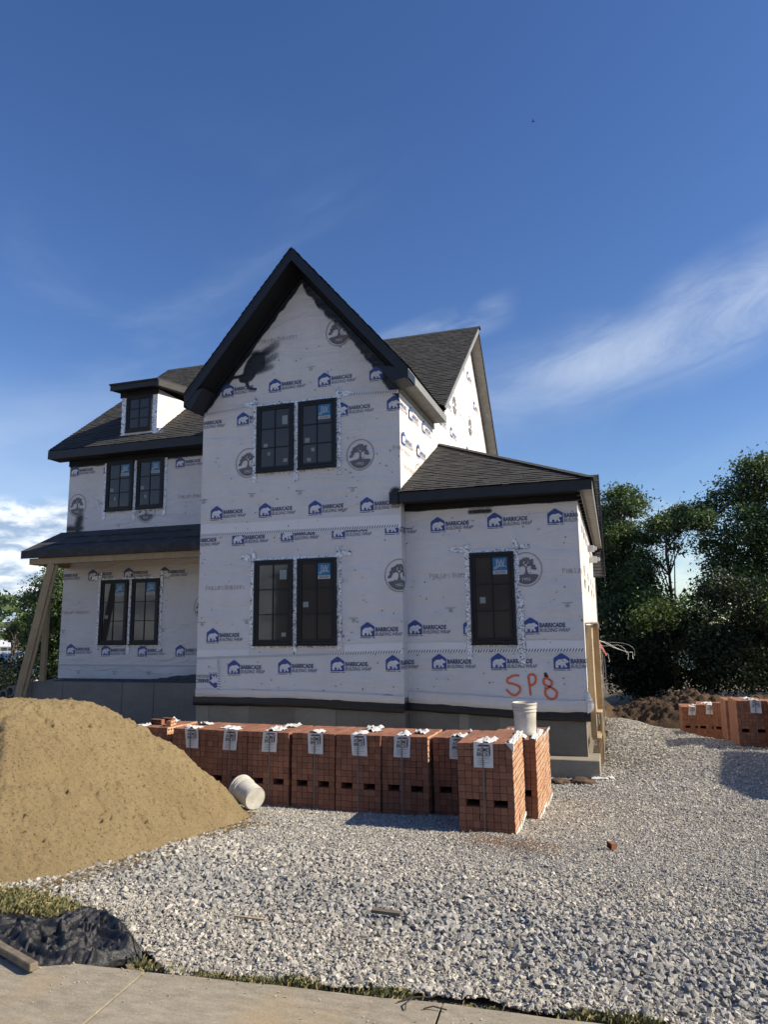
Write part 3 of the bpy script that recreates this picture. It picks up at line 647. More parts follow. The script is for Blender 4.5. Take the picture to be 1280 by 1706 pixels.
yz_board(-11.825, -11.80, [(16.36, 7.0), (18.9, 7.0+2.5*.14), (18.9, 6.83+2.5*.14), (16.36, 6.83)], simple('dark_grey_fascia', (.05, .05, .048), .6, .2, 5), 'side_fascia_board', dorm)  # side board in a lighter grey than the black front fascia
mb = MB(); mb.prism([(-13.41, 16.36, 6.86), (-13.41, 18.7, 6.86+.3), (-13.41, 18.7, 6.84+.3), (-13.41, 16.36, 6.84)], (1.58, 0, 0)); mb.build('soffit_board', SOFFIT, dorm)
mb = MB(); mb.box(-13.30, -12.02, YC-.06, YC-.022, 6.70, 6.84); mb.build('frieze_board', SOFFIT, dorm)

# ------------------------------------------------------------------ windows
STK_B = simple('sticker_blue', (.02, .17, .36), .4, .05); STK_W = simple('sticker_white', (.42, .43, .43), .45, .05); STK_G = simple('sticker_pale_green', (.24, .28, .27), .5, .1)
_tc = {}
def text_mesh(body, size, bold=0, shear=0, spacing=1, mat=None, width=None, keyx=''):
    k = (body, size, bold, shear, mat.name, width)
    if k in _tc: return _tc[k]
    cu = bpy.data.curves.new('lettering', 'FONT'); cu.body = body; cu.size = size; cu.offset = bold; cu.shear = shear; cu.space_character = spacing; cu.resolution_u = 2
    ob = bpy.data.objects.new('lettering', cu); COL.objects.link(ob); dg = bpy.context.evaluated_depsgraph_get(); me = bpy.data.meshes.new_from_object(ob.evaluated_get(dg))
    COL.objects.unlink(ob); bpy.data.objects.remove(ob)
    xsv = [v.co.x for v in me.vertices]
    sx = width/(max(xsv)-min(xsv)) if width else 1; x0 = min(xsv)
    for v in me.vertices: v.co = Vector(((v.co.x-x0)*sx, 0, v.co.y))
    me.materials.clear(); me.materials.append(mat); me.name = 'lettering'; _tc[k] = me; return me
def merge(meshes, name):
    """[(mesh, dx, dz, dy)] -> one mesh, keeping materials"""
    bm = bmesh.new(); mats = []
    out_ = bpy.data.meshes.new(name)
    for me, dx, dz, dy in meshes:
        base = len(bm.verts); nf = len(bm.faces); tmp = me.copy()
        for m in me.materials:
            if m not in mats: mats.append(m)
        idx = [mats.index(m) for m in me.materials]
        tmp.transform(Matrix.Translation((dx, dy, dz)))
        bm.from_mesh(tmp); bm.faces.ensure_lookup_table()
        for f in bm.faces[nf:]: f.material_index = idx[min(f.material_index, len(idx)-1)] if idx else 0
        bpy.data.meshes.remove(tmp)
    for f in bm.faces:
        if f.normal.y > 0: f.normal_flip()
    bm.to_mesh(out_); bm.free()
    for m in mats: out_.materials.append(m)
    return out_
def quadmesh(x0, x1, z0, z1, y, mat): mb = MB(); mb.face([(x0, y, z0), (x1, y, z0), (x1, y, z1), (x0, y, z1)]); return mb.mesh('q', mat)
swoosh = MB(); n = 10
for k in range(n):
    f = lambda t: (.02+.24*t, .035+.05*math.sin(t*2.2)); g = lambda t: (.02+.24*t, .060+.06*math.sin(t*2.4)+.008)
    a, b = k/n, (k+1)/n; swoosh.face([(f(a)[0], -.002, f(a)[1]), (f(b)[0], -.002, f(b)[1]), (g(b)[0], -.002, g(b)[1]-.02*(b)), (g(a)[0], -.002, g(a)[1]-.02*a)])
sticker = merge([(quadmesh(0, .28, .0, .075, 0, STK_W), 0, 0, 0), (quadmesh(0, .28, .075, .33, 0, STK_B), 0, 0, 0),
    (text_mesh('JW', .20, .004, 0, 1, STK_W, .19), .05, .15, -.002), (swoosh.mesh('s', STK_W), 0, .065, 0), (text_mesh('JELD-WEN', .05, .001, 0, 1, GREYINK, .2), .04, .02, -.002)], 'brand_sticker')
def window(x0, x1, z0, z1, y, stick=None, small=(), cols=2, rows=3, film=False):
    fr = MB(); f = .055; D0, D1 = y-.035, y+.06
    fr.box(x0, x0+f, D0, D1, z0, z1); fr.box(x1-f, x1, D0, D1, z0, z1); fr.box(x0+f, x1-f, D0, D1, z0, z0+f); fr.box(x0+f, x1-f, D0, D1, z1-f, z1)
    fr.box(x0-.02, x1+.02, D0-.012, D0+.03, z0-.025, z0-.001)
    W_ = fr.build('window', WINFR, house, bevel=.004)
    s = .045; a0, a1, b0, b1 = x0+f+.004, x1-f-.004, z0+f+.004, z1-f-.004; E0, E1 = y-.025, y+.03
    sh = MB(); sh.box(a0, a0+s, E0, E1, b0, b1); sh.box(a1-s, a1, E0, E1, b0, b1); sh.box(a0+s, a1-s, E0, E1, b0, b0+s); sh.box(a0+s, a1-s, E0, E1, b1-s, b1); sh.build('sash', WINFR, W_, bevel=.003)
    p0, p1, q0, q1 = a0+s, a1-s, b0+s, b1-s; mw = .022
    for i in range(1, cols): x = p0+(p1-p0)*i/cols; mb = MB(); mb.box(x-mw/2, x+mw/2, y-.012, y+.02, q0, q1); mb.build('muntin', WINFR, W_)
    for j in range(1, rows):
        z = q0+(q1-q0)*j/rows
        for i in range(cols): xa = p0+(p1-p0)*i/cols+(mw/2 if i else 0); xb = p0+(p1-p0)*(i+1)/cols-(mw/2 if i < cols-1 else 0); mb = MB(); mb.box(xa+.001, xb-.001, y-.012, y+.02, z-mw/2, z+mw/2); mb.build('muntin', WINFR, W_)
    for i in range(cols):
        for j in range(rows):
            xa = p0+(p1-p0)*i/cols+mw/2*(i > 0)+.001; xb = p0+(p1-p0)*(i+1)/cols-mw/2*(i < cols-1)-.001; za = q0+(q1-q0)*j/rows+mw/2*(j > 0)+.001; zb = q0+(q1-q0)*(j+1)/rows-mw/2*(j < rows-1)-.001
            mb = MB(); mb.box(xa, xb, y+.004, y+.010, za, zb); mb.build('pane', GLASS, W_)
    if stick: link('sticker', sticker, W_, ((p0+p1)/2+.055-.03+.0, y+.001, q1-.335))
    for (u, v, sw_, sh_) in small: link('small_sticker', quadmesh(0, sw_, 0, sh_, 0, STK_G), W_, (p0+(p1-p0)*u, y+.0015, q0+(q1-q0)*v))
    return W_
WX = [(-7.24, -6.35), (-6.24, -5.36)]
window(*WX[0], 3.38, 4.87, YA-.03, None, ((.75, .72, .13, .2), (.1, .33, .1, .1), (.8, .06, .1, .08), (.25, .2, .06, .07)))
window(*WX[1], 3.38, 4.87, YA-.03, True, ((.08, .36, .11, .1), (.3, .2, .08, .08), (.15, .03, .1, .08)))
window(*WX[0], -.32, 1.45, YA-.03, None, ((.72, .80, .16, .2), (.08, .33, .1, .03), (.8, .04, .1, .08)))
window(*WX[1], -.32, 1.45, YA-.03, True, ((.05, .42, .12, .11),))
window(-2.64, -1.77, -.33, 1.44, YB-.03, True, ((.12, .43, .11, .12),))
CX = [(-13.66, -12.76), (-12.63, -11.75)]
for i, (a, b) in enumerate(CX):
    window(a, b, 3.39, 4.82, YC-.03, True, ((.06, .36, .11, .1), (.25, .15, .07, .1)))
    window(a, b, -.35, 1.42, YC-.03, True, ((.1, .38, .1, .09),))
window(-13.08, -12.22, 5.66, 6.72, YC-.035, None)
mb = MB()
# foil flashing tape
def foil(x0, x1, z0, z1, y, jag=.03, n=None):
    wv = (z1-z0) > (x1-x0); st = .022; nx = max(3, int((x1-x0)/st)+1); nz = max(3, int((z1-z0)/st)+1)
    X, Z = np.meshgrid(np.linspace(x0, x1, nx), np.linspace(z0, z1, nz), indexing='ij'); r = np.random.default_rng(int(abs(x0*91+z0*37)*10))
    dY = np.abs(r.normal(0, .0045, X.shape)); ex = r.normal(0, .006, X.shape); ez = r.normal(0, .006, X.shape)
    X = X+ex; Z = Z+ez
    if wv: Z[:, 0] += r.normal(0, jag*.5, nx); Z[:, -1] += r.normal(0, jag*.6, nx)
    else: X[0, :] += r.normal(0, jag, nz); X[-1, :] += r.normal(0, jag, nz)
    me = np_mesh('foil_tape', np.stack([X, y-.007-dY, Z], -1).reshape(-1, 3), grid_faces(nx, nz), FOIL); return link('foil_tape', me, house)
def foil_set(pairs, z0, z1, y, up_=.10, down=.12, w_=.095, flare=True):
    xs_ = [pairs[0][0]-w_-.002]; xs_ += [(pairs[0][1]+pairs[1][0])/2-w_*.48] if len(pairs) > 1 else []; xs_ += [pairs[-1][1]+.002]
    for k, x in enumerate(xs_): foil(x, x+w_*(.95 if 0 < k < len(xs_)-1 else 1), z0-down-.06*(k % 2), z1+(.03 if 0 < k < len(xs_)-1 else up_*.5), y-.004*(1))
    foil(pairs[0][0]-w_-.1, pairs[-1][1]+w_+.06, z1+.004, z1+.055, y-.001, .05)
    foil(pairs[0][0], pairs[-1][1], z0-.055, z0-.03, y-.001, .03)
    if flare:
        for x, s in ((pairs[0][0]-w_, -1), (pairs[-1][1]+w_, 1)):
            foil(min(x, x+s*.23), max(x, x+s*.23), z1+.03, z1+.13, y-.006, .05); foil(min(x, x-s*.1), max(x, x-s*.1), z1+.04, z1+.2, y-.008, .07)
foil_set(WX, 3.38, 4.87, YA, down=.2); foil_set(WX, -.32, 1.45, YA); foil_set([(-2.64, -1.77)], -.33, 1.44, YB, down=.3)
foil_set(CX, 3.39, 4.82, YC, down=.24, flare=False); foil_set(CX, -.35, 1.42, YC, down=.2)
foil(DX0-.0, DX0+.14, 5.56, 6.72, YC-.022); foil(DX1-.17, DX1-.0, 5.56, 6.72, YC-.022); foil(DX0-.12, DX1+.1, 5.47, 5.56, YC-.026, .08)
# patched foil along the dormer foot
foil(-12.2, -11.95, 5.5, 5.68, YC-.05, .1); foil(-1.72, -1.62, -.75, .55, YB-.006)

# ------------------------------------------------------------------ prints on the wrap
def poly(pts, y, mat): mb = MB(); mb.face([(x, y, z) for x, z in pts]); return mb.mesh('p', mat)
W_ = .295
bear = [(.14,.07),(.11,.28),(.14,.46),(.24,.58),(.38,.65),(.54,.63),(.66,.69),(.77,.67),(.82,.60),(.93,.53),(.95,.45),(.84,.41),(.76,.39),(.74,.29),(.83,.16),(.80,.10),(.70,.09),(.66,.19),(.60,.26),(.56,.10),(.45,.07),(.46,.20),(.40,.27),(.31,.25),(.28,.16),(.31,.08)]
icon = poly([(0, 0), (W_, 0), (W_, .185), (W_*.95, .205), (W_*.54, .285), (W_*.46, .285), (W_*.05, .205), (0, .185)], 0, BLUE)
dash = [(quadmesh(i*.031, i*.031+.024, -.032, -.016, 0, NAVY), 0, 0, 0) for i in range(10) if i != 7]
LOGO = merge([(icon, 0, 0, 0), (poly([(x*W_, z*W_*.92) for x, z in bear], -.0015, WHITEINK), 0, 0, 0)]+dash+
    [(text_mesh('BARRICADE', .115, .0042, 0, 1, NAVY, .475), .315, .100, 0), (text_mesh('BUILDING WRAP', .098, .0004, .28, 1, NAVY, .56), .312, .012, 0)], 'printed_logo')
TEXTONLY = LOGO
def ell(cx, cz, rx, rz, n=40, r0_=None, mat=None, y=0):
    mb = MB()
    if r0_ is None: mb.face([(cx+rx*math.cos(t), y, cz+rz*math.sin(t)) for t in [2*math.pi*k/n for k in range(n)]])
    else:
        for k in range(n):
            a, b = 2*math.pi*k/n, 2*math.pi*(k+1)/n; q = r0_
            mb.face([(cx+rx*math.cos(a), y, cz+rz*math.sin(a)), (cx+rx*math.cos(b), y, cz+rz*math.sin(b)), (cx+rx*q*math.cos(b), y, cz+rz*q*math.sin(b)), (cx+rx*q*math.cos(a), y, cz+rz*q*math.sin(a))])
    return mb.mesh('e', mat)
def tree_emblem():
    L_ = [(ell(0, 0, .31, .335, 44, .965, RINGINK), 0, 0, 0), (ell(0, 0, .292, .317, 44, .985, RINGINK), 0, 0, 0)]
    g = [(.262*math.cos(t), .29*math.sin(t)) for t in np.linspace(R(205), R(335), 18)]; L_.append((poly(g+[(.2, -.10), (.08, -.095), (.035, -.085), (-.035, -.085), (-.09, -.10), (-.2, -.115)], 0, GREYINK), 0, 0, 0))
    L_.append((text_mesh('1952', .075, .0004, 0, 1, WHITEINK, .15), -.075, -.215, -.0015))
    L_.append((poly([(-.04, -.09), (.045, -.09), (.022, -.04), (.016, .03), (.05, .08), (.03, .09), (0, .045), (-.035, .1), (-.055, .09), (-.015, .03), (-.02, -.04)], -.0004, GREYINK), 0, 0, 0))
    r = random.Random(4)
    for cx, cz, q in ((-.19,-.01,.045),(-.17,.05,.05),(-.12,.09,.05),(-.14,.13,.045),(-.08,.16,.05),(-.03,.19,.045),(.03,.2,.04),(.0,.13,.045),(.07,.16,.045),(.1,.11,.05),(.05,.09,.035),(.14,.06,.045),(.17,.01,.035),(-.06,.09,.035),(.12,.17,.03),(-.22,-.03,.03),(.11,.02,.03)):
        pts = []
        for k in range(12): t = 2*math.pi*k/12; rr = q*r.uniform(.62, 1.1); pts.append((cx+rr*math.cos(t), cz+rr*math.sin(t)))
        L_.append((poly(pts, -.0002*r.random(), GREYINK), 0, 0, 0))
    for k in range(4): L_.append((poly([(0, .03), (.008, .03), (-.12+.08*k+.006, .10), (-.12+.08*k-.006, .10)], -.0006, GREYINK), 0, 0, 0))
    L_.append((poly([(.055, -.075), (.10, -.075), (.10, -.066), (.055, -.066)], 0, GREYINK), 0, 0, 0)); L_.append((poly([(.076, -.07), (.08, -.07), (.08, 0), (.076, 0)], 0, GREYINK), 0, 0, 0))
    return merge(L_, 'printed_emblem')
EMBLEM = tree_emblem()
# seriffed small capitals drawn as strokes
GL = {'P': [(0,0,0,1),(0,1,.45,.95),(.45,.95,.5,.75),(.5,.75,.4,.52),(.4,.52,0,.5)], 'H': [(0,0,0,1),(.6,0,.6,1),(0,.5,.6,.5)], 'I': [(0,0,0,1)], 'L': [(0,0,0,1),(0,0,.45,.02),(.45,.02,.48,.2)],
      'S': [(.42,.85,.25,1),(.25,1,.05,.85),(.05,.85,.1,.62),(.1,.62,.38,.42),(.38,.42,.45,.18),(.45,.18,.22,0),(.22,0,.02,.16)], 'B': [(0,0,0,1),(0,1,.4,.95),(.4,.95,.42,.6),(.42,.6,0,.53),(.1,.53,.5,.42),(.5,.42,.5,.1),(.5,.1,.3,0),(.3,0,0,0)],
      'U': [(0,1,0,.25),(0,.25,.15,.02),(.15,.02,.42,.02),(.42,.02,.58,.25),(.58,.25,.58,1)], 'D': [(0,0,0,1),(0,1,.4,.92),(.4,.92,.6,.5),(.6,.5,.4,.08),(.4,.08,0,0)], 'E': [(0,0,0,1),(0,1,.45,1),(0,.5,.35,.5),(0,0,.48,0)], 'R': [(0,0,0,1),(0,1,.42,.95),(.42,.95,.45,.6),(.45,.6,0,.52),(.15,.52,.58,0)]}
GW = {'P': .5, 'H': .6, 'I': 0, 'L': .48, 'S': .45, 'B': .5, 'U': .58, 'D': .6, 'E': .48, 'R': .58}
def serif_text(s, h, width, mat):
    mb = MB(); x = 0; segs = []
    for i, c in enumerate(s):
        if c == ' ': x += .45; continue
        k = 1.25 if (i == 0 or s[i-1] == ' ') else 1.0
        for a, b, c_, d in GL[c]: 
            vert = abs(a-c_) < .02; segs.append((x+a*k, b*k, x+c_*k, d*k, .085 if vert else .05))
            if vert:
                for zz in (b, d):
                    if zz in (0, 1): segs.append((x+a*k-.12, zz*k, x+a*k+.12, zz*k, .035))
        x += GW[c]*k+.34
    sc = width/(x-.3)
    for a, b, c_, d, t in segs:
        v = Vector((c_-a, d-b)); 
        if v.length < 1e-6: continue
        nn = Vector((-v.y, v.x)).normalized()*t; mb.face([((a+nn.x)*sc, 0, (b+nn.y)*h), ((a-nn.x)*sc, 0, (b-nn.y)*h), ((c_-nn.x)*sc, 0, (d-nn.y)*h), ((c_+nn.x)*sc, 0, (d+nn.y)*h)])
    return mb.mesh('printed_builder_name', mat)
BUILDER = serif_text('PHILLIPS BUILDERS', .075, .93, FAINT)
mk_ = MB()
for a, b, c_ in ((-.10, .10, .045), (-.03, .03, .02), (-.045, .045, -.005), (-.04, .04, -.03)): mk_.face([(a, 0, c_), (b, 0, c_), (b, 0, c_+.009), (a, 0, c_+.009)])
MARK = mk_.mesh('printed_mark', GREYINK)
def path_place(me, name, parent, x, z, y, corners=(), tilt=0, clips=(), off=.006, label=None):
    """put a flat print on a wall; corners = [(x where the wall turns, y run, next x or None)] bend it round the corner"""
    need = bool(corners or clips)
    if not need: return link(name, me, parent, (x, y-off, z), (0, -tilt, 0))
    m = me.copy(); m.transform(Matrix.Translation((x, 0, z)) @ Matrix.Rotation(-tilt, 4, 'Y')); bm = bmesh.new(); bm.from_mesh(m)
    G_ = lambda: bm.verts[:]+bm.edges[:]+bm.faces[:]
    for co, no in clips: bmesh.ops.bisect_plane(bm, geom=G_(), plane_co=(co[0], 0, co[1]), plane_no=(no[0], 0, no[1]), clear_outer=True)
    if corners:
        xc, run = corners
        bmesh.ops.bisect_plane(bm, geom=G_(), plane_co=(xc, 0, 0), plane_no=(1, 0, 0))
        if run: bmesh.ops.bisect_plane(bm, geom=G_(), plane_co=(xc+run, 0, 0), plane_no=(1, 0, 0))
        fcs = []
        for v in bm.verts:
            u = v.co.x; oy = v.co.y
            if u <= xc+1e-5: v.co.y = y-off+oy; v.co.x = u+(off if u > xc-1e-4 else 0)
            elif run and u > xc+run+1e-5: v.co.x = u-run; v.co.y = y+run-off+oy
            else: v.co.x = xc+off-oy; v.co.y = y+(u-xc)-(off if run and u > xc+run-1e-4 else 0)
    else:
        for v in bm.verts: v.co.y += y-off
    bmesh.ops.dissolve_degenerate(bm, dist=1e-5, edges=bm.edges)
    bm.to_mesh(m); bm.free()
    if not len(m.polygons): bpy.data.meshes.remove(m); return None
    return link(name, m, parent)
PL = lambda me, nm, par, x, z, y, **k: path_place(me, nm, par, x, z, y, **k)
s2 = lambda x: 2.055+.0*x; tl = .012
# front wall rows (x, z of the icon's lower left corner)
for x, z in ((-8.15, 5.22), (-6.97, 5.20), (-5.79, 5.19)): PL(LOGO, 'printed_logo', A_wall, x, z, YA)
PL(LOGO, 'printed_logo', A_wall, -4.61, 5.18, YA, clips=[((-4.31, 0), (1, 0))])
PL(LOGO, 'printed_logo', A_wall, -8.93, 4.50, YA, clips=[((XL+.01, 0), (-1, 0))]); PL(LOGO, 'printed_logo', A_wall, -7.75, 4.51, YA, clips=[((-7.3, 0), (1, 0))]); PL(LOGO, 'printed_logo', A_wall, -5.39, 4.48, YA)
PL(LOGO, 'printed_logo', A_wall, -4.23, 4.49, YA, corners=(XR, 0))
for x, z in ((-8.36, 2.42), (-7.17, 2.41), (-6.00, 2.39)): PL(LOGO, 'printed_logo', A_wall, x, z, YA)
PL(LOGO, 'printed_logo', A_wall, -4.84, 2.38, YA, clips=[((XR-.01, 0), (1, 0))])
CC = (XR, YB-YA)
for x, z, h in ((-8.99, 1.82, 9), (-7.81, 1.83, 9), (-6.64, 1.85, 2.035), (-5.47, 1.86, 2.025)): PL(LOGO, 'printed_logo', A_wall, x, z, YA, clips=[((XL+.01, 0), (-1, 0)), ((0, h), (0, 1))])
PL(LOGO, 'printed_logo', A_wall, -4.31, 1.89, YA, corners=CC, clips=[((0, 2.02), (0, 1))])
PL(LOGO, 'printed_logo', A_wall, -8.38, -.25, YA); PL(LOGO, 'printed_logo', A_wall, -6.03, -.2, YA, clips=[((-5.2, 0), (1, 0))]); PL(LOGO, 'printed_logo', A_wall, -4.85, -.17, YA, corners=CC)
for x, z in ((-7.85, -.92), (-6.67, -.89), (-5.50, -.85)): PL(LOGO, 'printed_logo', A_wall, x, z, YA)
PL(LOGO, 'printed_logo', A_wall, -4.33, -.82, YA, corners=CC)
# the upside-down one on the strip at the left corner
m_ = LOGO.copy(); m_.transform(Matrix.Rotation(math.pi, 4, 'Y')); PL(m_, 'printed_logo', A_wall, -7.99, -.93, YA, clips=[((XL+.01, 0), (-1, 0)), ((-8.09, 0), (1, 0))])
PL(BUILDER, 'printed_builder_name', A_wall, -8.42, .86, YA); PL(BUILDER, 'printed_builder_name', A_wall, -6.05, .93, YA); PL(BUILDER, 'printed_builder_name', A_wall, -7.23, 6.36, YA, tilt=.01)
PL(BUILDER, 'printed_builder_name', A_wall, -4.10, 3.62, YA, corners=(XR, 0))
for x, z in ((-7.45, 3.62), (-5.13+.30, 3.58)): PL(EMBLEM, 'printed_emblem', A_wall, x, z, YA)
PL(EMBLEM, 'printed_emblem', A_wall, -5.30, 6.37, YA, clips=[((-6.2, 7.62), (SLM, 1))])
PL(EMBLEM, 'printed_emblem', A_wall, -4.02, 1.03, YA, corners=CC); PL(EMBLEM, 'printed_emblem', A_wall, -4.3, -1.62, YA, corners=CC, clips=[((0, -1.44), (0, -1))])
for x, z in ((-7.35, 2.88), (-6.2, 2.86), (-5.0, 2.84), (-8.55, 2.82), (-5.0, .15), (-7.42, .15), (-8.5, .12), (-5.96, 5.60), (-4.62, 5.72)): PL(MARK, 'printed_mark', A_wall, x, z, YA)
# side bay wall
for x, z in ((-3.42, 1.92), (-2.26, 1.94), (-3.96+.02, -.14), (-1.65, -.13), (-3.46, -.81), (-2.29, -.80)): PL(LOGO, 'printed_logo', B_wall, x, z, YB)
PL(LOGO, 'printed_logo', B_wall, -2.81, -.14, YB, clips=[((-2.6, 0), (1, 0))])
for x, z in ((-1.09, 1.95), (-1.11, -.80)): PL(LOGO, 'printed_logo', B_wall, x, z, YB, corners=(XE, 0))
PL(BUILDER, 'printed_builder_name', B_wall, -3.46, .97, YB); PL(BUILDER, 'printed_builder_name', B_wall, -.85, .98, YB, corners=(XE, 0))
PL(EMBLEM, 'printed_emblem', B_wall, -1.54, 1.08, YB); PL(EMBLEM, 'printed_emblem', B_wall, -1.83, -1.72, YB, clips=[((0, -1.55), (0, -1))])
for x, z in ((-3.05, .32), (-.8, .37)): PL(MARK, 'printed_mark', B_wall, x, z, YB)
# recessed wall
for x, z in ((-14.97, 4.53), (-13.8, 4.5), (-11.39, 4.49), (-14.14, 1.46), (-12.94, 1.46), (-11.77, 1.44), (-14.75, -.62), (-13.57, -.65), (-12.38, -.66), (-11.19, -.66), (-10.0, -.66), (-9.0, 1.4)):
    PL(LOGO, 'printed_logo', C_wall, x, z, YC, clips=[((XL-.02, 0), (1, 0))])
PL(LOGO, 'printed_logo', C_wall, -15.3, 1.46, YC, clips=[((-14.99, 0), (-1, 0))])
PL(EMBLEM, 'printed_emblem', C_wall, -14.66, 3.63, YC); PL(EMBLEM, 'printed_emblem', C_wall, -12.3, 3.32, YC); PL(EMBLEM, 'printed_emblem', C_wall, -10.35, .62, YC)
for x, z in ((-14.96, .5), (-12.6, .45), (-11.25, 3.6), (-13.9, 3.6), (-10, 3.6)): PL(BUILDER, 'printed_builder_name', C_wall, x, z, YC)
for x, z in ((-14.3, -1.12), (-13.1, -1.13), (-12.0, -1.14), (-14.9, 0), (-11.6, 0), (-13.2, 2.95)): PL(MARK, 'printed_mark', C_wall, x, z, YC)
# prints on the sunlit side walls (turned to face right)
def side_print(me, nm, par, x, y, z): link(nm, me, par, (x+.016, y, z), (0, 0, R(90)))
for y, z in ((14.35, 4.49), (15.5, 4.5), (13.75, 3.78), (14.95, 3.8), (16.0, 3.2)): side_print(LOGO, 'printed_logo', A_side, XR, y, z)
side_print(EMBLEM, 'printed_emblem', A_side, XR, 15.1, 3.3); side_print(BUILDER, 'printed_builder_name', A_side, XR, 13.9, 3.3)
for y, z in ((17.3, 5.2), (18.6, 5.2), (20.9, 5.2), (22.1, 5.2), (19.0, 4.5), (20.2, 7.8), (21.4, 7.8), (22.4, 7.1), (18.0, 5.9)): side_print(LOGO, 'printed_logo', S_gab, XR, y, z)
for y, z in ((19.3, 6.3), (21.7, 6.3), (21.0, 8.5)): side_print(EMBLEM, 'printed_emblem', S_gab, XR, y, z)
side_print(BUILDER, 'printed_builder_name', S_gab, XR, 20.0, 6.2)
for k in range(8): side_print(LOGO, 'printed_logo', B_side, XE, 15.2+1.3*k, 1.95); side_print(LOGO, 'printed_logo', B_side, XE, 18.5+1.3*k, -.14)
for k in range(4): side_print(EMBLEM, 'printed_emblem', B_side, XE, 15.6+2.4*k, 1.05)
# striped seam tape
def seam(par, x0, z0, x1, z1, y, wdt=.075, vert=False):
    n = 40; d = Vector((x1-x0, 0, z1-z0)); ln = d.length; d.normalize(); nn = Vector((-d.z, 0, d.x))*wdt/2; o = Vector((x0, y-.008, z0))
    mb = MB()
    for i in range(n): a = o+d*ln*i/n; b = o+d*ln*(i+1)/n; mb.face([a-nn, b-nn, b+nn, a+nn])
    k = 0; m_ = ln
    t = .0
    while t < ln-.05:
        a = o+d*t+Vector((0, -.002, 0)); sl_ = d*.03; mb.face([a-nn*.8, a+d*.022-nn*.8, a+d*.022+sl_+nn*.8, a+sl_+nn*.8], 1); t += .054
    return mb.build('seam_tape', [WRAPTAPE, GREYINK], par)
seam(A_wall, XL+.01, 4.84, -7.26, 4.92, YA); seam(A_wall, -5.3, 4.93, XR-.01, 4.86, YA)
seam(A_wall, XL+.01, 2.07, XR-.01, 2.03, YA); seam(A_wall, XL+.01, -.60, XR-.01, -.47, YA); seam(A_wall, -8.08, -.62, -8.03, -1.40, YA)
seam(B_wall, XR+.01, -.475, XE-.01, -.455, YB); seam(C_wall, -14.98, -.92, XL-.02, -.93, YC)
# lighter overlap of the sheets above each seam
WRAP2 = simple('doubled_wrap', (.80, .775, .75), .5, .05, 2)
def lap(par, x0, x1, y, z0, z1, h):
    mb = MB(); n = 24
    for i in range(n):
        a, b = x0+(x1-x0)*i/n, x0+(x1-x0)*(i+1)/n; za, zb = z0+(z1-z0)*i/n, z0+(z1-z0)*(i+1)/n; ja, jb = h*(1+.1*mn.noise(Vector((a, h, 0)))), h*(1+.1*mn.noise(Vector((b, h, 0)))); mb.face([(a, y-.0065, za), (b, y-.0065, zb), (b, y-.0065, zb+jb), (a, y-.0065, za+ja)])
    mb.build('wrap_overlap', WRAP2, par)
lap(A_wall, XL+.01, XR-.01, YA, 2.07, 2.03, .24); lap(A_wall, XL+.01, -7.35, YA, -.60, -.575, .17); lap(A_wall, -5.2, XR-.01, YA, -.52, -.47, .19); lap(B_wall, XR+.01, -2.75, YB, -.475, -.47, .17); lap(B_wall, -1.6, XE-.01, YB, -.46, -.455, .18)
# cap nails
def nails(name, par, x0, x1, z0, z1, y, n, ax='y', seed=1):
    r = random.Random(seed); mb = MB()
    for i in range(n):
        x = r.uniform(x0, x1); z = r.uniform(z0, z1); q = .011*r.uniform(.8, 1.6)
        pts = [(x+q*math.cos(t), z+q*math.sin(t)) for t in [k*math.pi/3 for k in range(6)]]
        mb.face([(a, y-.014, b) for a, b in pts] if ax == 'y' else [(y+.02, a, b) for a, b in pts])
    return mb.build('cap_nails', GREYINK, par, kind='stuff')
nails('n', A_wall, XL, XR, -1.3, 4.8, YA, 150, seed=2); nails('n', A_wall, -7.4, -5.1, 4.9, 6.2, YA, 26, seed=3); nails('n', B_wall, XR, XE, -1.4, 2.3, YB, 75, seed=4); nails('n', C_wall, -15, XL, -1.2, 4.7, YC, 80, seed=5)
nails('n', A_side, YA, YC, 2.8, 4.8, XR, 20, 'x', 6); nails('n', B_side, YB, 25, -1.3, 2.3, XE, 110, 'x', 7)
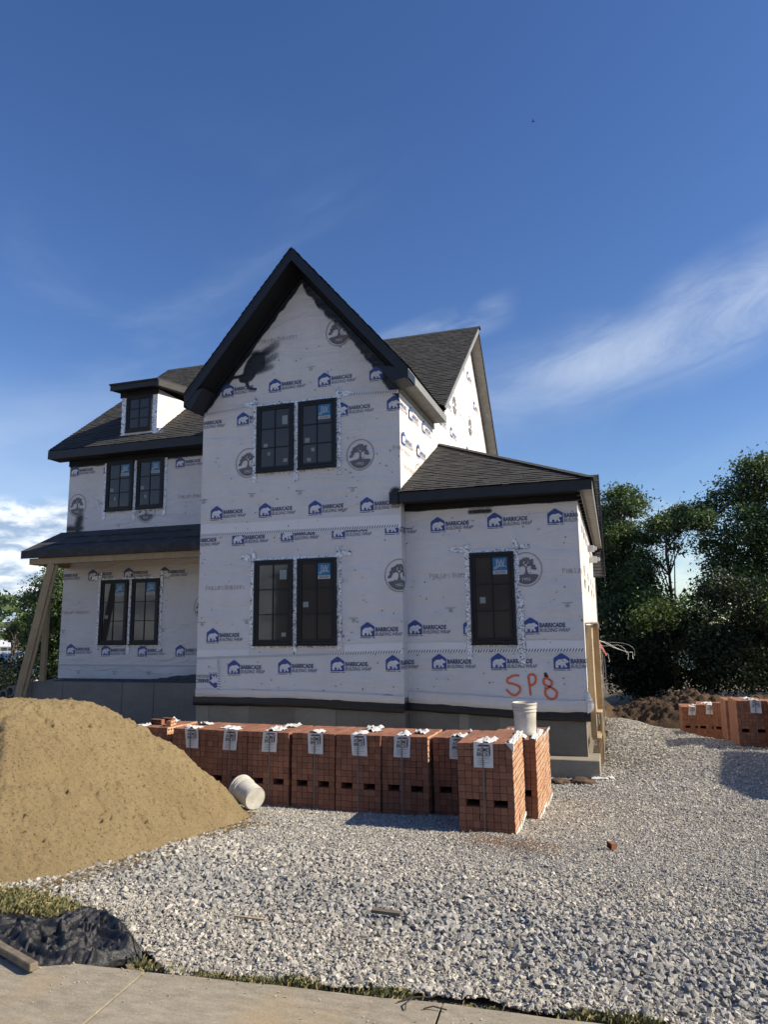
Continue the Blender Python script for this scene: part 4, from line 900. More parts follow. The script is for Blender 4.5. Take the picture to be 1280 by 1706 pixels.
# orange spray lettering SP 8: soft-edged ribbons
def mk_spray(name, c):
    m = Mat(name); m.col(c).set(Roughness=.6); a = m.attr('paint'); n = m.noise(120, 3, .7)
    mm = m.N.new('ShaderNodeMath'); mm.operation = 'MULTIPLY_ADD'; m.L.new(n, mm.inputs[0]); mm.inputs[1].default_value = .35; m.L.new(a, mm.inputs[2])
    mr = m.N.new('ShaderNodeMapRange'); mr.interpolation_type = 'SMOOTHSTEP'; mr.inputs['From Min'].default_value = .3; mr.inputs['From Max'].default_value = .95; m.L.new(mm.outputs[0], mr.inputs['Value']); m.L.new(mr.outputs[0], m.b.inputs['Alpha']); return m.m
SPRAY = mk_spray('orange_spray_paint', (.80, .135, .03))
def stroke(ctrl, w, y, par, name, mat=SPRAY, k=0):
    pts = []; C_ = [Vector((a, 0, b)) for a, b in ctrl]
    for i in range(len(C_)-1):
        p0_, p1_, p2_, p3_ = C_[max(i-1, 0)], C_[i], C_[i+1], C_[min(i+2, len(C_)-1)]
        for t in np.linspace(0, 1, 9)[:-1]:
            pts.append(.5*((2*p1_)+(-p0_+p2_)*t+(2*p0_-5*p1_+4*p2_-p3_)*t*t+(-p0_+3*p1_-3*p2_+p3_)*t**3))
    pts.append(C_[-1]); V = []; cc = []; F = []
    for i, q in enumerate(pts):
        d = (pts[min(i+1, len(pts)-1)]-pts[max(i-1, 0)]).normalized(); nn = Vector((-d.z, 0, d.x)); e = min(1, i/2, (len(pts)-1-i)/2)
        for j, s in enumerate((-1, -.5, 0, .5, 1)): V.append(tuple(q+nn*s*w+Vector((0, y-.013-.0006*k, 0)))); cc.append((1-abs(s))*(.35+.65*e))
    for i in range(len(pts)-1):
        for j in range(4): a = i*5+j; F.append((a, a+5, a+6, a+1))
    link(name, np_mesh(name, V, F, mat, cols=cc), par)
stroke([(-1.75, -.93), (-1.86, -.93), (-1.98, -.99), (-1.98, -1.06), (-1.86, -1.09), (-1.76, -1.14), (-1.76, -1.22), (-1.84, -1.29), (-1.93, -1.27), (-2.02, -1.18)], .033, YB, B_wall, 'spray_letter_s')
stroke([(-1.56, -1.30), (-1.57, -1.15), (-1.59, -.93)], .033, YB, B_wall, 'spray_letter_p'); stroke([(-1.59, -1.0), (-1.57, -.92), (-1.49, -.91), (-1.45, -.98), (-1.48, -1.07), (-1.57, -1.12)], .033, YB, B_wall, 'spray_letter_p', k=1)
stroke([(-1.20, -1.00), (-1.26, -.97), (-1.31, -1.01), (-1.29, -1.09), (-1.18, -1.14), (-1.08, -1.22), (-1.10, -1.32), (-1.20, -1.35), (-1.28, -1.28), (-1.28, -1.19), (-1.18, -1.11), (-1.16, -1.04), (-1.21, -.99)], .033, YB, B_wall, 'spray_figure_eight')

# ------------------------------------------------------------------ brick cubes
def mk_brick():
    m = Mat('fired_clay_brick'); r = m.ornd(); c = m.ramp(r, (.19, .080, .045), (.34, .150, .085), 0, 1, (.255, .108, .060))
    c = m.mix(.35, c, m.ramp(m.noise(26, 4, .7), (.14, .052, .03), (.32, .15, .09))); m.col(c).set(Roughness=.9); m.bump(m.noise(90, 4, .7), .35, .003); return m.m
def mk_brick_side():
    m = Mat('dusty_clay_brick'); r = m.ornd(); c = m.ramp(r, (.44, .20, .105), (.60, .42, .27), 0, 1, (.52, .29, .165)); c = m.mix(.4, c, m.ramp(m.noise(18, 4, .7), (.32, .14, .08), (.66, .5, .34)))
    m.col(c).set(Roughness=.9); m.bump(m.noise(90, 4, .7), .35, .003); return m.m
BRICK = mk_brick(); BRICKD = mk_brick_side(); CORE = simple('brick_shadow_core', (.05, .02, .014), .95)
BW, BH, BL = .0710, .0692, .19      # end face width, height, length of a brick lying on edge
def brick_plain():
    mb = MB(); mb.box(.0015, BW-.0015, .0015, BL-.002, .0012, BH-.0012); me = mb.mesh('brick', BRICK)
    bm = bmesh.new(); bm.from_mesh(me); bmesh.ops.recalc_face_normals(bm, faces=bm.faces); bmesh.ops.bevel(bm, geom=[e for e in bm.edges if min(v.co.y for v in e.verts) < .01 and max(v.co.y for v in e.verts) < .01], offset=.0025, segments=1, affect='EDGES'); bm.to_mesh(me); bm.free(); return me
def brick_cored():
    """brick whose right face shows its three core holes"""
    mb = MB(); x0, x1, y0, y1, z0, z1 = .0015, BW-.0015, .0015, BL-.002, .0012, BH-.0012
    mb.face([(x0,y0,z0),(x1,y0,z0),(x1,y0,z1),(x0,y0,z1)]); mb.face([(x0,y1,z0),(x0,y1,z1),(x1,y1,z1),(x1,y1,z0)]); mb.face([(x0,y0,z1),(x1,y0,z1),(x1,y1,z1),(x0,y1,z1)]); mb.face([(x0,y0,z0),(x0,y1,z0),(x1,y1,z0),(x1,y0,z0)])
    hz0, hz1 = z0+.022, z1-.022; ys_ = [y0]; 
    for k in range(3): c = y0+(y1-y0)*(k+.5)/3; ys_ += [c-.017, c+.017]
    ys_.append(y1)
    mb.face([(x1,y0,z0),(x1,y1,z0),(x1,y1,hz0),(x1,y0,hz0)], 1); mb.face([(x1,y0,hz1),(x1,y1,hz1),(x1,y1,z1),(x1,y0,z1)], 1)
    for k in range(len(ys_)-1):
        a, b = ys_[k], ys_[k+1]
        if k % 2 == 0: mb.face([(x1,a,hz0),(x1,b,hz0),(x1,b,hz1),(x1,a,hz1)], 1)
        else:
            xi = x1-.04; mb.face([(xi,a,hz0),(xi,b,hz0),(xi,b,hz1),(xi,a,hz1)], 0)
            mb.face([(x1,a,hz0),(x1,b,hz0),(xi,b,hz0),(xi,a,hz0)], 0); mb.face([(x1,a,hz1),(xi,a,hz1),(xi,b,hz1),(x1,b,hz1)], 0); mb.face([(x1,a,hz0),(xi,a,hz0),(xi,a,hz1),(x1,a,hz1)], 0); mb.face([(x1,b,hz0),(x1,b,hz1),(xi,b,hz1),(xi,b,hz0)], 0)
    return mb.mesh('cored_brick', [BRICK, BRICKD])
BR_P, BR_C = brick_plain(), brick_cored()
PLASTIC = simple('white_wrap_plastic', (.66, .66, .65), .4, .08, 9, .3); STRAP = simple('grey_strap', (.16, .17, .165), .45, .15, 20)
INKR = print_mat('dark_red_print', (.10, .015, .02)); INKK = print_mat('black_print', (.02, .015, .018))
CARTON = simple('white_corner_board', (.62, .60, .56), .7, .1, 14, .3)
def label_sheet(seed):
    """plastic delivery sheet hanging over the front edge, with its printing"""
    r = random.Random(seed); w_, h_ = .20, .245; L_ = []
    V = []; nx, nz = 8, 12; sk = r.uniform(-.03, .03); fl_ = r.uniform(-.012, .03)
    for i in range(nx+1):
        for k in range(nz+1):
            u, v = i/nx, k/nz; V.append((u*w_+sk*v, -.008-.006*mn.noise(Vector((u*3+seed, v*3, 0)))-fl_*v*v*(u-.3), -v*h_+.006))
    F = [(i*(nz+1)+k, i*(nz+1)+k+1, (i+1)*(nz+1)+k+1, (i+1)*(nz+1)+k) for i in range(nx) for k in range(nz)]
    sheet = np_mesh('label_sheet', V, F, PLASTIC, True); 
    def warp(me):
        m = me.copy()
        for vtx in m.vertices:
            u = vtx.co.x/w_; v = -vtx.co.z/h_; vtx.co.y += -.012-.006*mn.noise(Vector((u*3+seed, v*3, 0)))-fl_*max(v, 0)**2*(u-.3); vtx.co.x += sk*v
        return m
    P_ = [(text_mesh('ACME', .056, .0006, 0, 1, INKK, .118), .035, -.082, 0), (text_mesh('BRICK', .056, .0006, 0, 1, INKK, .118), .035, -.128, 0),
          (poly([(.033, -.030), (.155, -.030), (.172, -.012), (.06, -.012)], 0, INKR), 0, 0, 0), (poly([(.158, -.036), (.172, -.022), (.172, -.112), (.158, -.130)], 0, INKR), 0, 0, 0)]
    for k in range(4): P_.append((quadmesh(.04, .04+.12-.03*(k % 2)*1.5, -.150-.02*k, -.1465-.02*k, 0, GREYINK), 0, 0, 0))
    pr = warp(merge(P_, 'label_print')); return sheet, pr
cube_no = [0]
def crumple(w_, d_, h_, mat, seed, n=7):
    r = random.Random(seed); V = []
    for i in range(n):
        for j in range(n): u, v = i/(n-1), j/(n-1); V.append((u*w_+r.uniform(-.3, .3)*w_/n, v*d_+r.uniform(-.3, .3)*d_/n, h_*abs(r.gauss(0, .6))*(1 if 0 < i < n-1 else .4)))
    return np_mesh('crumpled_plastic', V, [(i*n+j, (i+1)*n+j, (i+1)*n+j+1, i*n+j+1) for i in range(n-1) for j in range(n-1)], mat)
def brick_cube(x, y, rz, label, group, right=True, sheet=True, plastic=True, tilt=0, cols=8, rows=13, deep=5, sheet_at=.30, cored=True, seed=0, z=None, missing=()):
    r = random.Random(seed); zz = gpt(x, y)-.005 if z is None else z
    t = thing('brick_stack', label, 'brick stack', (x, y, zz), group); t.rotation_euler = (tilt, 0, rz)
    W, H, D = cols*BW, rows*BH, deep*BL; jit = lambda a: r.gauss(0, a)
    holes = {(c, 4) for c in ((1, 2, 5, 6) if cols == 8 else (1, 2))}
    pr = r.uniform(-.006, .006)
    for k in range(rows):
        rowx = jit(.0015)+pr*k/rows*2
        for c in range(cols):
            for d in range(deep):
                if (c, k) in holes: continue
                front = d == 0; rgt = (c == cols-1) and right; top = k == rows-1
                if not (front or rgt or top): continue
                if (c, d, k) in missing: continue
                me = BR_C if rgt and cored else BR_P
                link('brick', me, t, (c*BW+rowx+jit(.0008)+(jit(.0012) if rgt else 0), d*BL+(jit(.0022) if front else 0), k*BH+(jit(.0015) if top else 0)), (0, 0, jit(.006)))
    core = MB(); x1 = W-(BW if right else .002)
    core.box(.004, x1-.003, BL+.001, D, .004, 4*BH-.002); core.box(.004, x1-.003, BL+.001, D, 5*BH+.002, (rows-1)*BH-.002)
    cs = [c for c in range(cols-1) if (c, 4) not in holes]
    for c in cs: core.box(c*BW+.001, (c+1)*BW-.001, BL+.001, D, 4*BH, 5*BH)
    core.build('inner_bricks', BRICK, t, kind='stuff')
    if sheet:
        sm_, pm = label_sheet(seed); sx = W*sheet_at
        o = link('label_sheet', sm_, t, (sx, 0, H)); link('label_print', pm, o, (0, 0, 0))
        st = MB(); st.box(sx+.088, sx+.098, -.018, -.013, 0, H+.004); st.build('strap', STRAP, t)
        link('crumpled_plastic', crumple(.16, .2, .03, PLASTIC, seed+5), t, (sx+.01, -.01, H+.002))
    else:
        st = MB(); st.box(W*.5, W*.5+.011, -.006, -.002, 0, H+.002); st.build('strap', STRAP, t)
    if plastic:
        for q in range(1 if seed % 2 else 2): link('crumpled_plastic', crumple(r.uniform(.08, .2), r.uniform(.12, .3), .035, PLASTIC, seed+11+q), t, (r.uniform(.02, W-.22), r.uniform(.0, .5), H+.003))
        if seed in (9, 10): link('crumpled_plastic', crumple(.05, D*.95, .02, PLASTIC, seed+21, 9), t, (W-.055, .01, H+.003))
    return t, W, H, D
GB = 'strapped cubes of red brick in front of the house'
for x, y, rz, rgt, sat, lab, sd in (
    (-6.36, 8.50, .02, True, .04, 'leftmost brick cube in the row, its base buried behind the sand pile', 1),
    (-5.67, 8.44, -.015, True, .34, 'brick cube second from the left, lower half hidden by the sand slope', 2),
    (-5.06, 8.34, -.01, False, .40, 'brick cube third from the left, directly behind the tipped bucket', 3),
    (-4.48, 8.32, .0, False, .37, 'brick cube fourth from the left, just right of the tipped bucket', 4),
    (-3.88, 8.33, .0, False, .38, 'brick cube fifth from the left, pressed between neighbours of the same height', 5),
    (-3.30, 8.33, .0, False, .35, 'brick cube sixth from the left, with a straight hanging label', 6),
    (-2.72, 8.36, .0, True, .28, 'brick cube with a skewed flapping label, beside a dark gap', 7),
    (-2.11, 8.45, .0, False, .36, 'brick cube set back behind the nearest cube, its label half covered', 8),
    (-1.62, 7.53, .012, True, .30, 'nearest brick cube, standing forward of the row with a dusty sunlit side', 9),
    (-1.50, 8.56, .0, True, None, 'rightmost front brick cube, with an orange sunlit side and the upright bucket on top', 10),
    (-1.51, 9.56, .01, True, None, 'brick cube behind the rightmost one, seen as a sliver beyond it', 11)):
    t, W_c, H_c, D_c = brick_cube(x, y, rz, lab, GB, rgt, sat is not None, True, sheet_at=sat or .3, seed=sd, deep=5 if sd > 8 else 4, tilt=-.018 if sd != 9 else -.004, z=gpt(x, y+.3)+.012)
    if sd in (9, 10, 11):
        for z0, z1, o in ((-.0, .035, .012), (H_c-.02, H_c+.012, .008)):
            mb = MB(); n = 16
            for k in range(n):
                a, b = D_c*k/n, D_c*(k+1)/n; ja, jb = random.Random(sd*50+k).uniform(-.006, .006), random.Random(sd*50+k+1).uniform(-.006, .006)
                mb.prism([(W_c, a, z0), (W_c+o+ja, a, z0), (W_c+o+ja, a, z1+ja), (W_c, a, z1)], (0, b-a, 0))
            mb.build('corner_board', CARTON, t)
        mb = MB(); mb.prism([(W_c-.07, -.012, H_c+.012), (W_c+.012, -.012, H_c+.008), (W_c+.012, -.012, H_c-.09), (W_c-.005, -.012, H_c-.06)], (0, .03, 0)); mb.build('corner_board', CARTON, t) if sd != 10 else None
# loose bricks on top of the leftmost cube
for k, (x, y, rz) in enumerate(((-6.15, 8.75, 1.5), (-6.08, 8.9, 1.45), (-5.99, 8.62, 0.2))):
    o = link('loose_brick', BR_C, None, (x+.1, y, gpt(-6.1, 8.8)+.012+13*BH), (0, 0, rz)); props(o, ('loose cored brick lying on the leftmost cube, %s' % ('at its back', 'in the middle', 'by its front right corner')[k]), 'brick', 'loose bricks')
# far cubes by the dirt bank
GF = 'brick cubes standing at the edge of the dirt bank'
for x, y, rz, sat, lab, sd in ((1.84, 24.0, .02, .35, 'far brick cube leftmost by the dirt bank, with a small white label', 31), (2.02, 21.6, -.12, .45, 'far brick cube second from the left by the dirt bank', 32),
    (2.17, 19.4, -.75, None, 'far brick cube turned so that its cored side catches the sun', 33), (2.27, 17.8, .0, .5, 'far brick cube in shade between the turned one and the tallest looking one', 34), (2.28, 16.3, .03, .45, 'far brick cube nearest the camera with a white label and grey strap', 35), (2.86, 16.0, .02, .3, 'far brick cube at the right edge of the photo', 36)):
    brick_cube(x, y, rz, lab, GF, True, sat is not None, True, sheet_at=sat or .3, seed=sd, tilt=-.02 if sd > 33 else 0, z=gpt(x, y)-.0)

# ------------------------------------------------------------------ buckets
PAIL = simple('mortar_smeared_plastic', (.50, .48, .43), .6, .22, 7, .35)
def bucket(label, lying):
    t = thing('plastic_bucket', label, 'bucket', group='white plastic buckets')
    n = 36; prof = [(.128, 0), (.132, .004), (.140, .20), (.1445, .262), (.152, .264), (.152, .276), (.145, .279), (.146, .300), (.154, .302), (.154, .313), (.147, .316), (.149, .345), (.158, .348), (.158, .366), (.150, .368), (.145, .36), (.135, .02), (.0, .018)]
    V = []; F = []
    for r_, z in prof:
        for k in range(n): a = 2*math.pi*k/n; V.append((r_*math.cos(a), r_*math.sin(a), z))
    for i in range(len(prof)-1):
        for k in range(n): F.append((i*n+k, i*n+(k+1) % n, (i+1)*n+(k+1) % n, (i+1)*n+k))
    b = link('pail_body', np_mesh('pail_body', V, F, PAIL, False), t)
    for p in b.data.polygons: p.use_smooth = True
    b.data.set_sharp_from_angle(angle=R(35)) if hasattr(b.data, 'set_sharp_from_angle') else None
    mb = MB(); mb.tube([(0, 0, -.002), (0, 0, .003)], .124, 30); mb.tube([(0, 0, -.004), (0, 0, -.001)], .045, 20); mb.tube([(0, 0, -.006), (0, 0, -.003)], .012, 10); mb.build('pail_base', PAIL, t)
    pts = [(.158*math.cos(a), .02-.10*math.sin(a) if not lying else -.158*math.sin(a)*.9-.02, .335-.17*math.sin(a)) if not lying else (.16*math.cos(a), -.165*math.sin(a), .33-.06*math.sin(a)) for a in np.linspace(0, math.pi, 18)]
    mb = MB(); mb.tube(pts, .0028, 5); mb.build('wire_handle', STRAP, t)
    for s in (-1, 1): mb = MB(); mb.box(s*.150-.012, s*.150+.012, -.02, .02, .315, .35); mb.build('handle_lug', PAIL, t)
    return t
b1 = bucket('white plastic bucket lying on its side at the foot of the sand pile', True)
ax = Vector((-.80, .52, .18)).normalized(); qz = ax.to_track_quat('Z', 'Y'); b1.rotation_mode = 'QUATERNION'; b1.rotation_quaternion = qz
b1.location = (-4.12, 7.86, gpt(-4.1, 7.86)+.145)
b2 = bucket('mortar smeared white bucket standing upright on the rightmost brick cube', False)
b2.location = (-1.085, 8.97, gpt(-1.5, 8.86)+.012+13*BH+.003); b2.rotation_euler = (0, 0, R(200)); b2.scale = (.94, .94, 1.02)

# ------------------------------------------------------------------ sand pile
def mk_sand():
    m = Mat('damp_builders_sand'); a = m.noise(1.6, 7, .65); b = m.noise(38, 6, .75); c = m.ramp(a, (.28, .212, .095), (.46, .36, .185), .3, .72)
    c = m.mix(.45, c, m.ramp(b, (.24, .16, .07), (.56, .42, .23), .25, .75)); c = m.mix(m.ramp(m.noise(48, 4, .75), (1, 1, 1), (0, 0, 0), .34, .45), c, (.10, .066, .03)); m.col(c).set(Roughness=.95)  # dark speckles: moist grains, plus the shade of small pits painted into the colour
    m.bump(m.mix(.5, m.noise(26, 7, .85), m.noise(90, 5, .85)), 1.0, .06); return m.m
SAND = mk_sand()
nx = 560; X, Y = np.meshgrid(np.linspace(-10.2, -3.2, nx), np.linspace(3.3, 9.0, 460), indexing='ij')
def sdbox(x, y, cx, cy, hx, hy, r):
    qx = np.abs(x-cx)-hx+r; qy = np.abs(y-cy)-hy+r; return np.hypot(np.maximum(qx, 0), np.maximum(qy, 0))+np.minimum(np.maximum(qx, qy), 0)-r
wob = (fbm(X*1.1, Y*1.1)-.5)*.22+(fbm(X*4, Y*4)-.5)*.08
dd = -sdbox(X, Y, -7.6, 5.95, 3.75, 2.1, .95)+wob
hgt = 1.22; slope = .86; u = np.clip(dd, -1, None)*slope; H = np.where(u < 0, u, 0)+np.where(u > 0, 1, 0)*(-np.log(np.exp(-np.clip(u, 0, 9)*14)+math.exp(-hgt*14))/14)
base = gz(X, Y); H = H+(fbm(X*3, Y*3, 4)-.5)*.045*np.clip(dd*2, 0, 1)+(fbm(X*13, Y*13, 4, .7)-.5)*.06*np.clip(dd*4, 0, 1)+(vnoise(X*38, Y*38)-.5)*.034*np.clip(dd*6, 0, 1)-.035*np.clip((vnoise(X*21+5, Y*26)-.80)/.1, 0, 1)*np.clip(dd*4, 0, 1)
rr_ = vnoise(X*6.3+40, Y*6.3); H = H-.05*np.clip((rr_-.78)/.1, 0, 1)*np.clip(dd*3, 0, 1)
H = H+(fbm(X*1.6+Y, Y*9, 3)-.5)*.06*np.clip(dd*2, 0, 1)*np.clip(1.6-dd, 0, 1)
Z = base*.0+np.where(dd > 0, 0, dd*.8)-.0+H+np.interp(Y, [3.3, 6.2, 9], [-1.66, -1.93, -2.2])
o = link('sand_pile', np_mesh('sand_pile', np.stack([X, Y, Z], -1).reshape(-1, 3), grid_faces(*X.shape), SAND, True)); props(o, 'large pile of yellow builders sand at the left edge', 'sand pile')

# ------------------------------------------------------------------ porch timber, rubble on the porch
mb = MB(); mb.box(-14.60, -14.52, 15.58, 15.62, -1.283, 1.80); mb.box(-14.515, -14.44, 15.57, 15.66, -1.283, 1.80); props(mb.build('porch_post', WOOD), 'double upright timber post standing on the porch slab', 'post')
mb = MB(); mb.beam((-14.22, 15.36, 1.80), (-15.12, 15.20, -2.6), .045, .20); a = mb.build('porch_brace', WOOD, bevel=.003); props(a, 'long leaning timber brace propping up the porch roof corner', 'brace')
mb = MB(); mb.beam((-14.12, 15.42, 1.78), (-15.0, 15.26, -2.6), .04, .14); a = mb.build('porch_brace', WOOD, bevel=.003); props(a, 'narrower timber brace tucked behind the long leaning one', 'brace')
X, Y = np.meshgrid(np.linspace(-14.3, XL-.02, 150), np.linspace(15.55, 16.68, 40), indexing='ij')
H = (.03+.30*np.clip((X+11.6)/2.4, 0, 1)**1.2)*np.clip(1-np.abs(Y-16.2)/.62, 0, 1)*(.65+.7*fbm(X*2.5, Y*3))+.05*fbm(X*9, Y*9)*np.clip(1-np.abs(Y-16.1)/.55, 0, 1)-.02
o = link('porch_rubble', np_mesh('porch_rubble', np.stack([X, Y, -1.28+H], -1).reshape(-1, 3), grid_faces(*X.shape), mk_soil('dark_grey_rubble', (.03, .03, .03), (.12, .115, .105), 12), True)); props(o, 'low heap of dark grey rubble along the back of the porch slab', 'rubble', kind='stuff')

# ------------------------------------------------------------------ timber, wires and fixtures on the drive side
t = thing('door_buck', 'rough timber door framing and ledges standing out from the sunlit side wall', 'timber framing', (XE, 14.3, -2.65))
def wb(x0, x1, y0, y1, z0, z1, nm, m=WOOD): mb = MB(); mb.box(x0-XE, x1-XE, y0-14.3, y1-14.3, z0+2.65, z1+2.65); return mb.build(nm, m, t, bevel=.003)
wb(-.515, -.405, 14.34, 14.38, -2.08, 0.0, 'jamb_board'); wb(-.395, -.285, 14.9, 14.94, -1.62, .02, 'jamb_board'); wb(-.402, -.398, 14.345, 14.9, -1.6, 0.0, 'jamb_board', WOODL)
wb(-.52, -.28, 14.32, 14.95, .022, .05, 'head_board', WOODL); wb(-.50, -.30, 14.42, 15.9, -1.66, -1.625, 'ledge_board', WOODL); wb(-.50, -.34, 14.36, 15.2, -2.13, -2.085, 'ledge_board', WOODL)
for k in range(7): wb(-.36, -.32, 15.0+k*.42, 15.04+k*.42, -2.62, -1.66-.02*k, 'stud', WOODL)
for k in range(4): wb(-.42+.02*k, -.37+.02*k, 14.40+k*.2, 14.44+k*.2, -2.64, -2.14, 'stud', WOODL if k % 2 else WOOD)
wb(-.48, -.36, 17.6, 17.66, -2.5, -.4, 'stud'); wb(-.48, -.34, 19.3, 19.36, -2.2, -.4, 'stud', WOODL)
# cable bundle
CAB = [simple('white_cable', (.62, .60, .56), .5), simple('grey_cable', (.22, .22, .23), .5), simple('dark_cable', (.04, .04, .04), .5), simple('red_conduit', (.62, .06, .03), .45)]
t = thing('cable_bundle', 'tangle of white and grey wires hanging from the side wall', 'wires', (-.5, 16.5, 0)); r = random.Random(3)
for k in range(30):
    x0, y0, z0 = XE+.02, 16.2+r.uniform(-.6, 1.4), -.35+r.uniform(-.15, .15); out_ = r.uniform(.1, .38); dn = r.uniform(.6, 2.1); pts = []
    out_ *= .75
    if k < 5: out_ = r.uniform(.35, .95); dn = r.uniform(.35, .75)
    for j in range(14):
        u = j/13; pts.append((x0+.5+out_*math.sin(min(u*1.5, 1.0)*1.57)+.04*mn.noise(Vector((u*4, k, 0))), y0-16.5+.12*mn.noise(Vector((u*3, k, 5))), z0-dn*u**(.9 if k < 5 else 1.6)*(1 if k > 4 else .8)+.10*mn.noise(Vector((k*1.7, u*3.5, 2)))))
    mb = MB(); mb.tube(pts, r.choice((.003, .004, .0055)), 5); mb.build('cable', CAB[k % 3 if k > 3 else 0], t)
t = MB(); t.tube([(XE+.02, 15.0, -.30), (XE+.14, 15.0, -.29), (XE+.22, 14.98, -.34), (XE+.29, 14.95, -.45), (XE+.36, 14.9, -.60)], .013, 8); props(t.build('conduit', CAB[3]), 'red flexible conduit sticking out of the side wall above the wires', 'conduit')
# fixtures under the far eave
for k, (z, s) in enumerate(((1.98, .12), (1.74, .15))):
    t = MB(); y = 19.5+.6*k; t.box(XE+.002, XE+s*1.4, y, y+.18, z-.06, z+.10); t.box(XE+s*1.4, XE+s*1.9, y+.03, y+.15, z-.02, z+.07); props(t.build('wall_vent', simple('white_vent_plastic', (.6, .6, .58), .5), bevel=.006), ('upper' if k == 0 else 'lower')+' white vent hood on the sunlit side wall below the eave', 'vent', 'vent hoods')
# paper scraps at the footing
for k, (x, y, s) in enumerate(((-.42, 13.50, .28), (-.24, 13.62, .2))):
    o = link('scrap', crumple(s, .12, .035, PLASTIC, 60+k), None, (x-.1, y, gpt(x, y)+.02)); props(o, ('larger' if k == 0 else 'smaller')+' scrap of white sheeting on the gravel at the footing corner', 'litter', 'litter by the footing')
# clods and brick bat
def lump(name, x, y, sx, sy, sz, mat, label, cat, seed, group=None, z=.5):
    bm = bmesh.new(); bmesh.ops.create_icosphere(bm, subdivisions=3, radius=1)
    for v in bm.verts: n_ = 1+.35*mn.noise(v.co*1.7+Vector((seed, 0, 0)))+.15*mn.noise(v.co*5+Vector((seed, 3, 0))); v.co = Vector((v.co.x*sx*n_, v.co.y*sy*n_, v.co.z*sz*n_))
    me = bpy.data.meshes.new(name); bm.to_mesh(me); bm.free(); me.materials.append(mat); o = link(name, me, None, (x, y, gpt(x, y)+sz*z)); return props(o, label, cat, group)
CLOD = mk_soil('wet_brown_clay', (.06, .035, .02), (.15, .095, .06), 6)
lump('clay_clod', -1.02, 12.6, .20, .12, .06, CLOD, 'flat clod of dark clay on the gravel, closer to the brick cubes', 'clod', 1, 'clay clods'); lump('clay_clod', -.66, 12.7, .20, .13, .075, CLOD, 'thicker clod of dark clay on the gravel in front of the footing', 'clod', 4, 'clay clods')
o = link('brick_bat', BR_C, None, (-.14, 7.15, gpt(-.1, 7.2)+.012), (.1, .05, .6)); o.scale = (.8, .42, .8); props(o, 'broken half brick lying alone on the gravel', 'brick')
mb = MB(); mb.box(-.09, .09, -.02, .02, 0, .018); o = mb.build('wood_offcut', simple('grey_old_wood', (.13, .11, .085), .9, .25, 8)); o.location = (-1.42, 4.42, gpt(-1.42, 4.42)+.035); o.rotation_euler = (0, .05, .1); props(o, 'short brown timber offcut half sunk in the coarse gravel', 'wood')
mb = MB(); mb.box(-.10, .10, -.008, .008, 0, .008); o = mb.build('wood_lath', WOODL); o.location = (-2.12, 4.0, gpt(-2.12, 4.0)+.045); props(o, 'thin pale lath lying on the fine gravel near the sidewalk', 'wood')

# ------------------------------------------------------------------ black plastic sheet and stake
def mk_poly():
    m = Mat('black_poly_sheeting'); m.col(m.ramp(m.noise(4, 5, .7, dist=1), (.012, .012, .013), (.045, .045, .047), .4, .75)).set(Roughness=.38); m.bump(m.mix(.4, m.noise(16, 6, .75, dist=2), m.noise(55, 4, .7)), .8, .015); return m.m
nx, ny = 300, 150; U, V_ = np.meshgrid(np.linspace(0, 1, nx), np.linspace(0, 1, ny), indexing='ij')
lo = np.interp(U, [0, .25, .45, .6, .75, .9, 1], [3.26, 3.16, 3.02, 3.0, 3.03, 3.12, 3.26]); hi = np.interp(U, [0, .3, .55, .68, .8, .93, 1], [3.52, 3.50, 3.52, 3.72, 3.62, 3.42, 3.32])
X = -4.05+U*1.68+(fbm(U*5, V_*5)-.5)*.06; Y = lo+(hi-lo)*V_+(fbm(U*7+9, V_*5)-.5)*.08
rid = lambda a, b, k: 1-np.abs(2*fbm(a, b, 3)-1)**k
e = np.clip(np.minimum(np.minimum(U/.03, (1-U)/.05), np.minimum(V_, 1-V_)/.10), 0, 1)
H = .006+.050*(1-np.abs(2*fbm(X*3.0+Y*3, Y*6-X, 3)-1)*4).clip(0, 1)*np.clip(U*1.3, .35, 1)+.030*(1-np.abs(2*fbm(X*10+Y*4, Y*10-X*5+4, 3)-1)*5).clip(0, 1)+.010*(1-np.abs(2*fbm(X*30, Y*30+4, 2)-1)*4).clip(0, 1)
H += .10*np.exp(-((X+2.98)/.10)**2-((Y-3.62)/.07)**2)*(.4+1.1*fbm(X*16, Y*16))+.055*np.exp(-((np.hypot((X+2.72)/.30, (Y-3.28)/.15)-1)/.10)**2)
H = H*e**.6*.75; Z = -1.600+.0*X+np.where(e < .02, -.02, H)-.0
o = link('plastic_sheet', np_mesh('plastic_sheet', np.stack([X, Y, Z], -1).reshape(-1, 3), grid_faces(nx, ny), mk_poly(), True)); props(o, 'crumpled black plastic sheeting lying at the sidewalk edge', 'plastic sheet')
mb = MB(); mb.beam((-3.45, 3.25, -1.56), (-2.70, 2.965, -1.556), .042, .035); props(mb.build('timber_stake', simple('weathered_stake_wood', (.19, .155, .11), .9, .3, 14, .4), bevel=.004), 'grey wooden stake lying on the sidewalk against the black sheeting', 'stake')
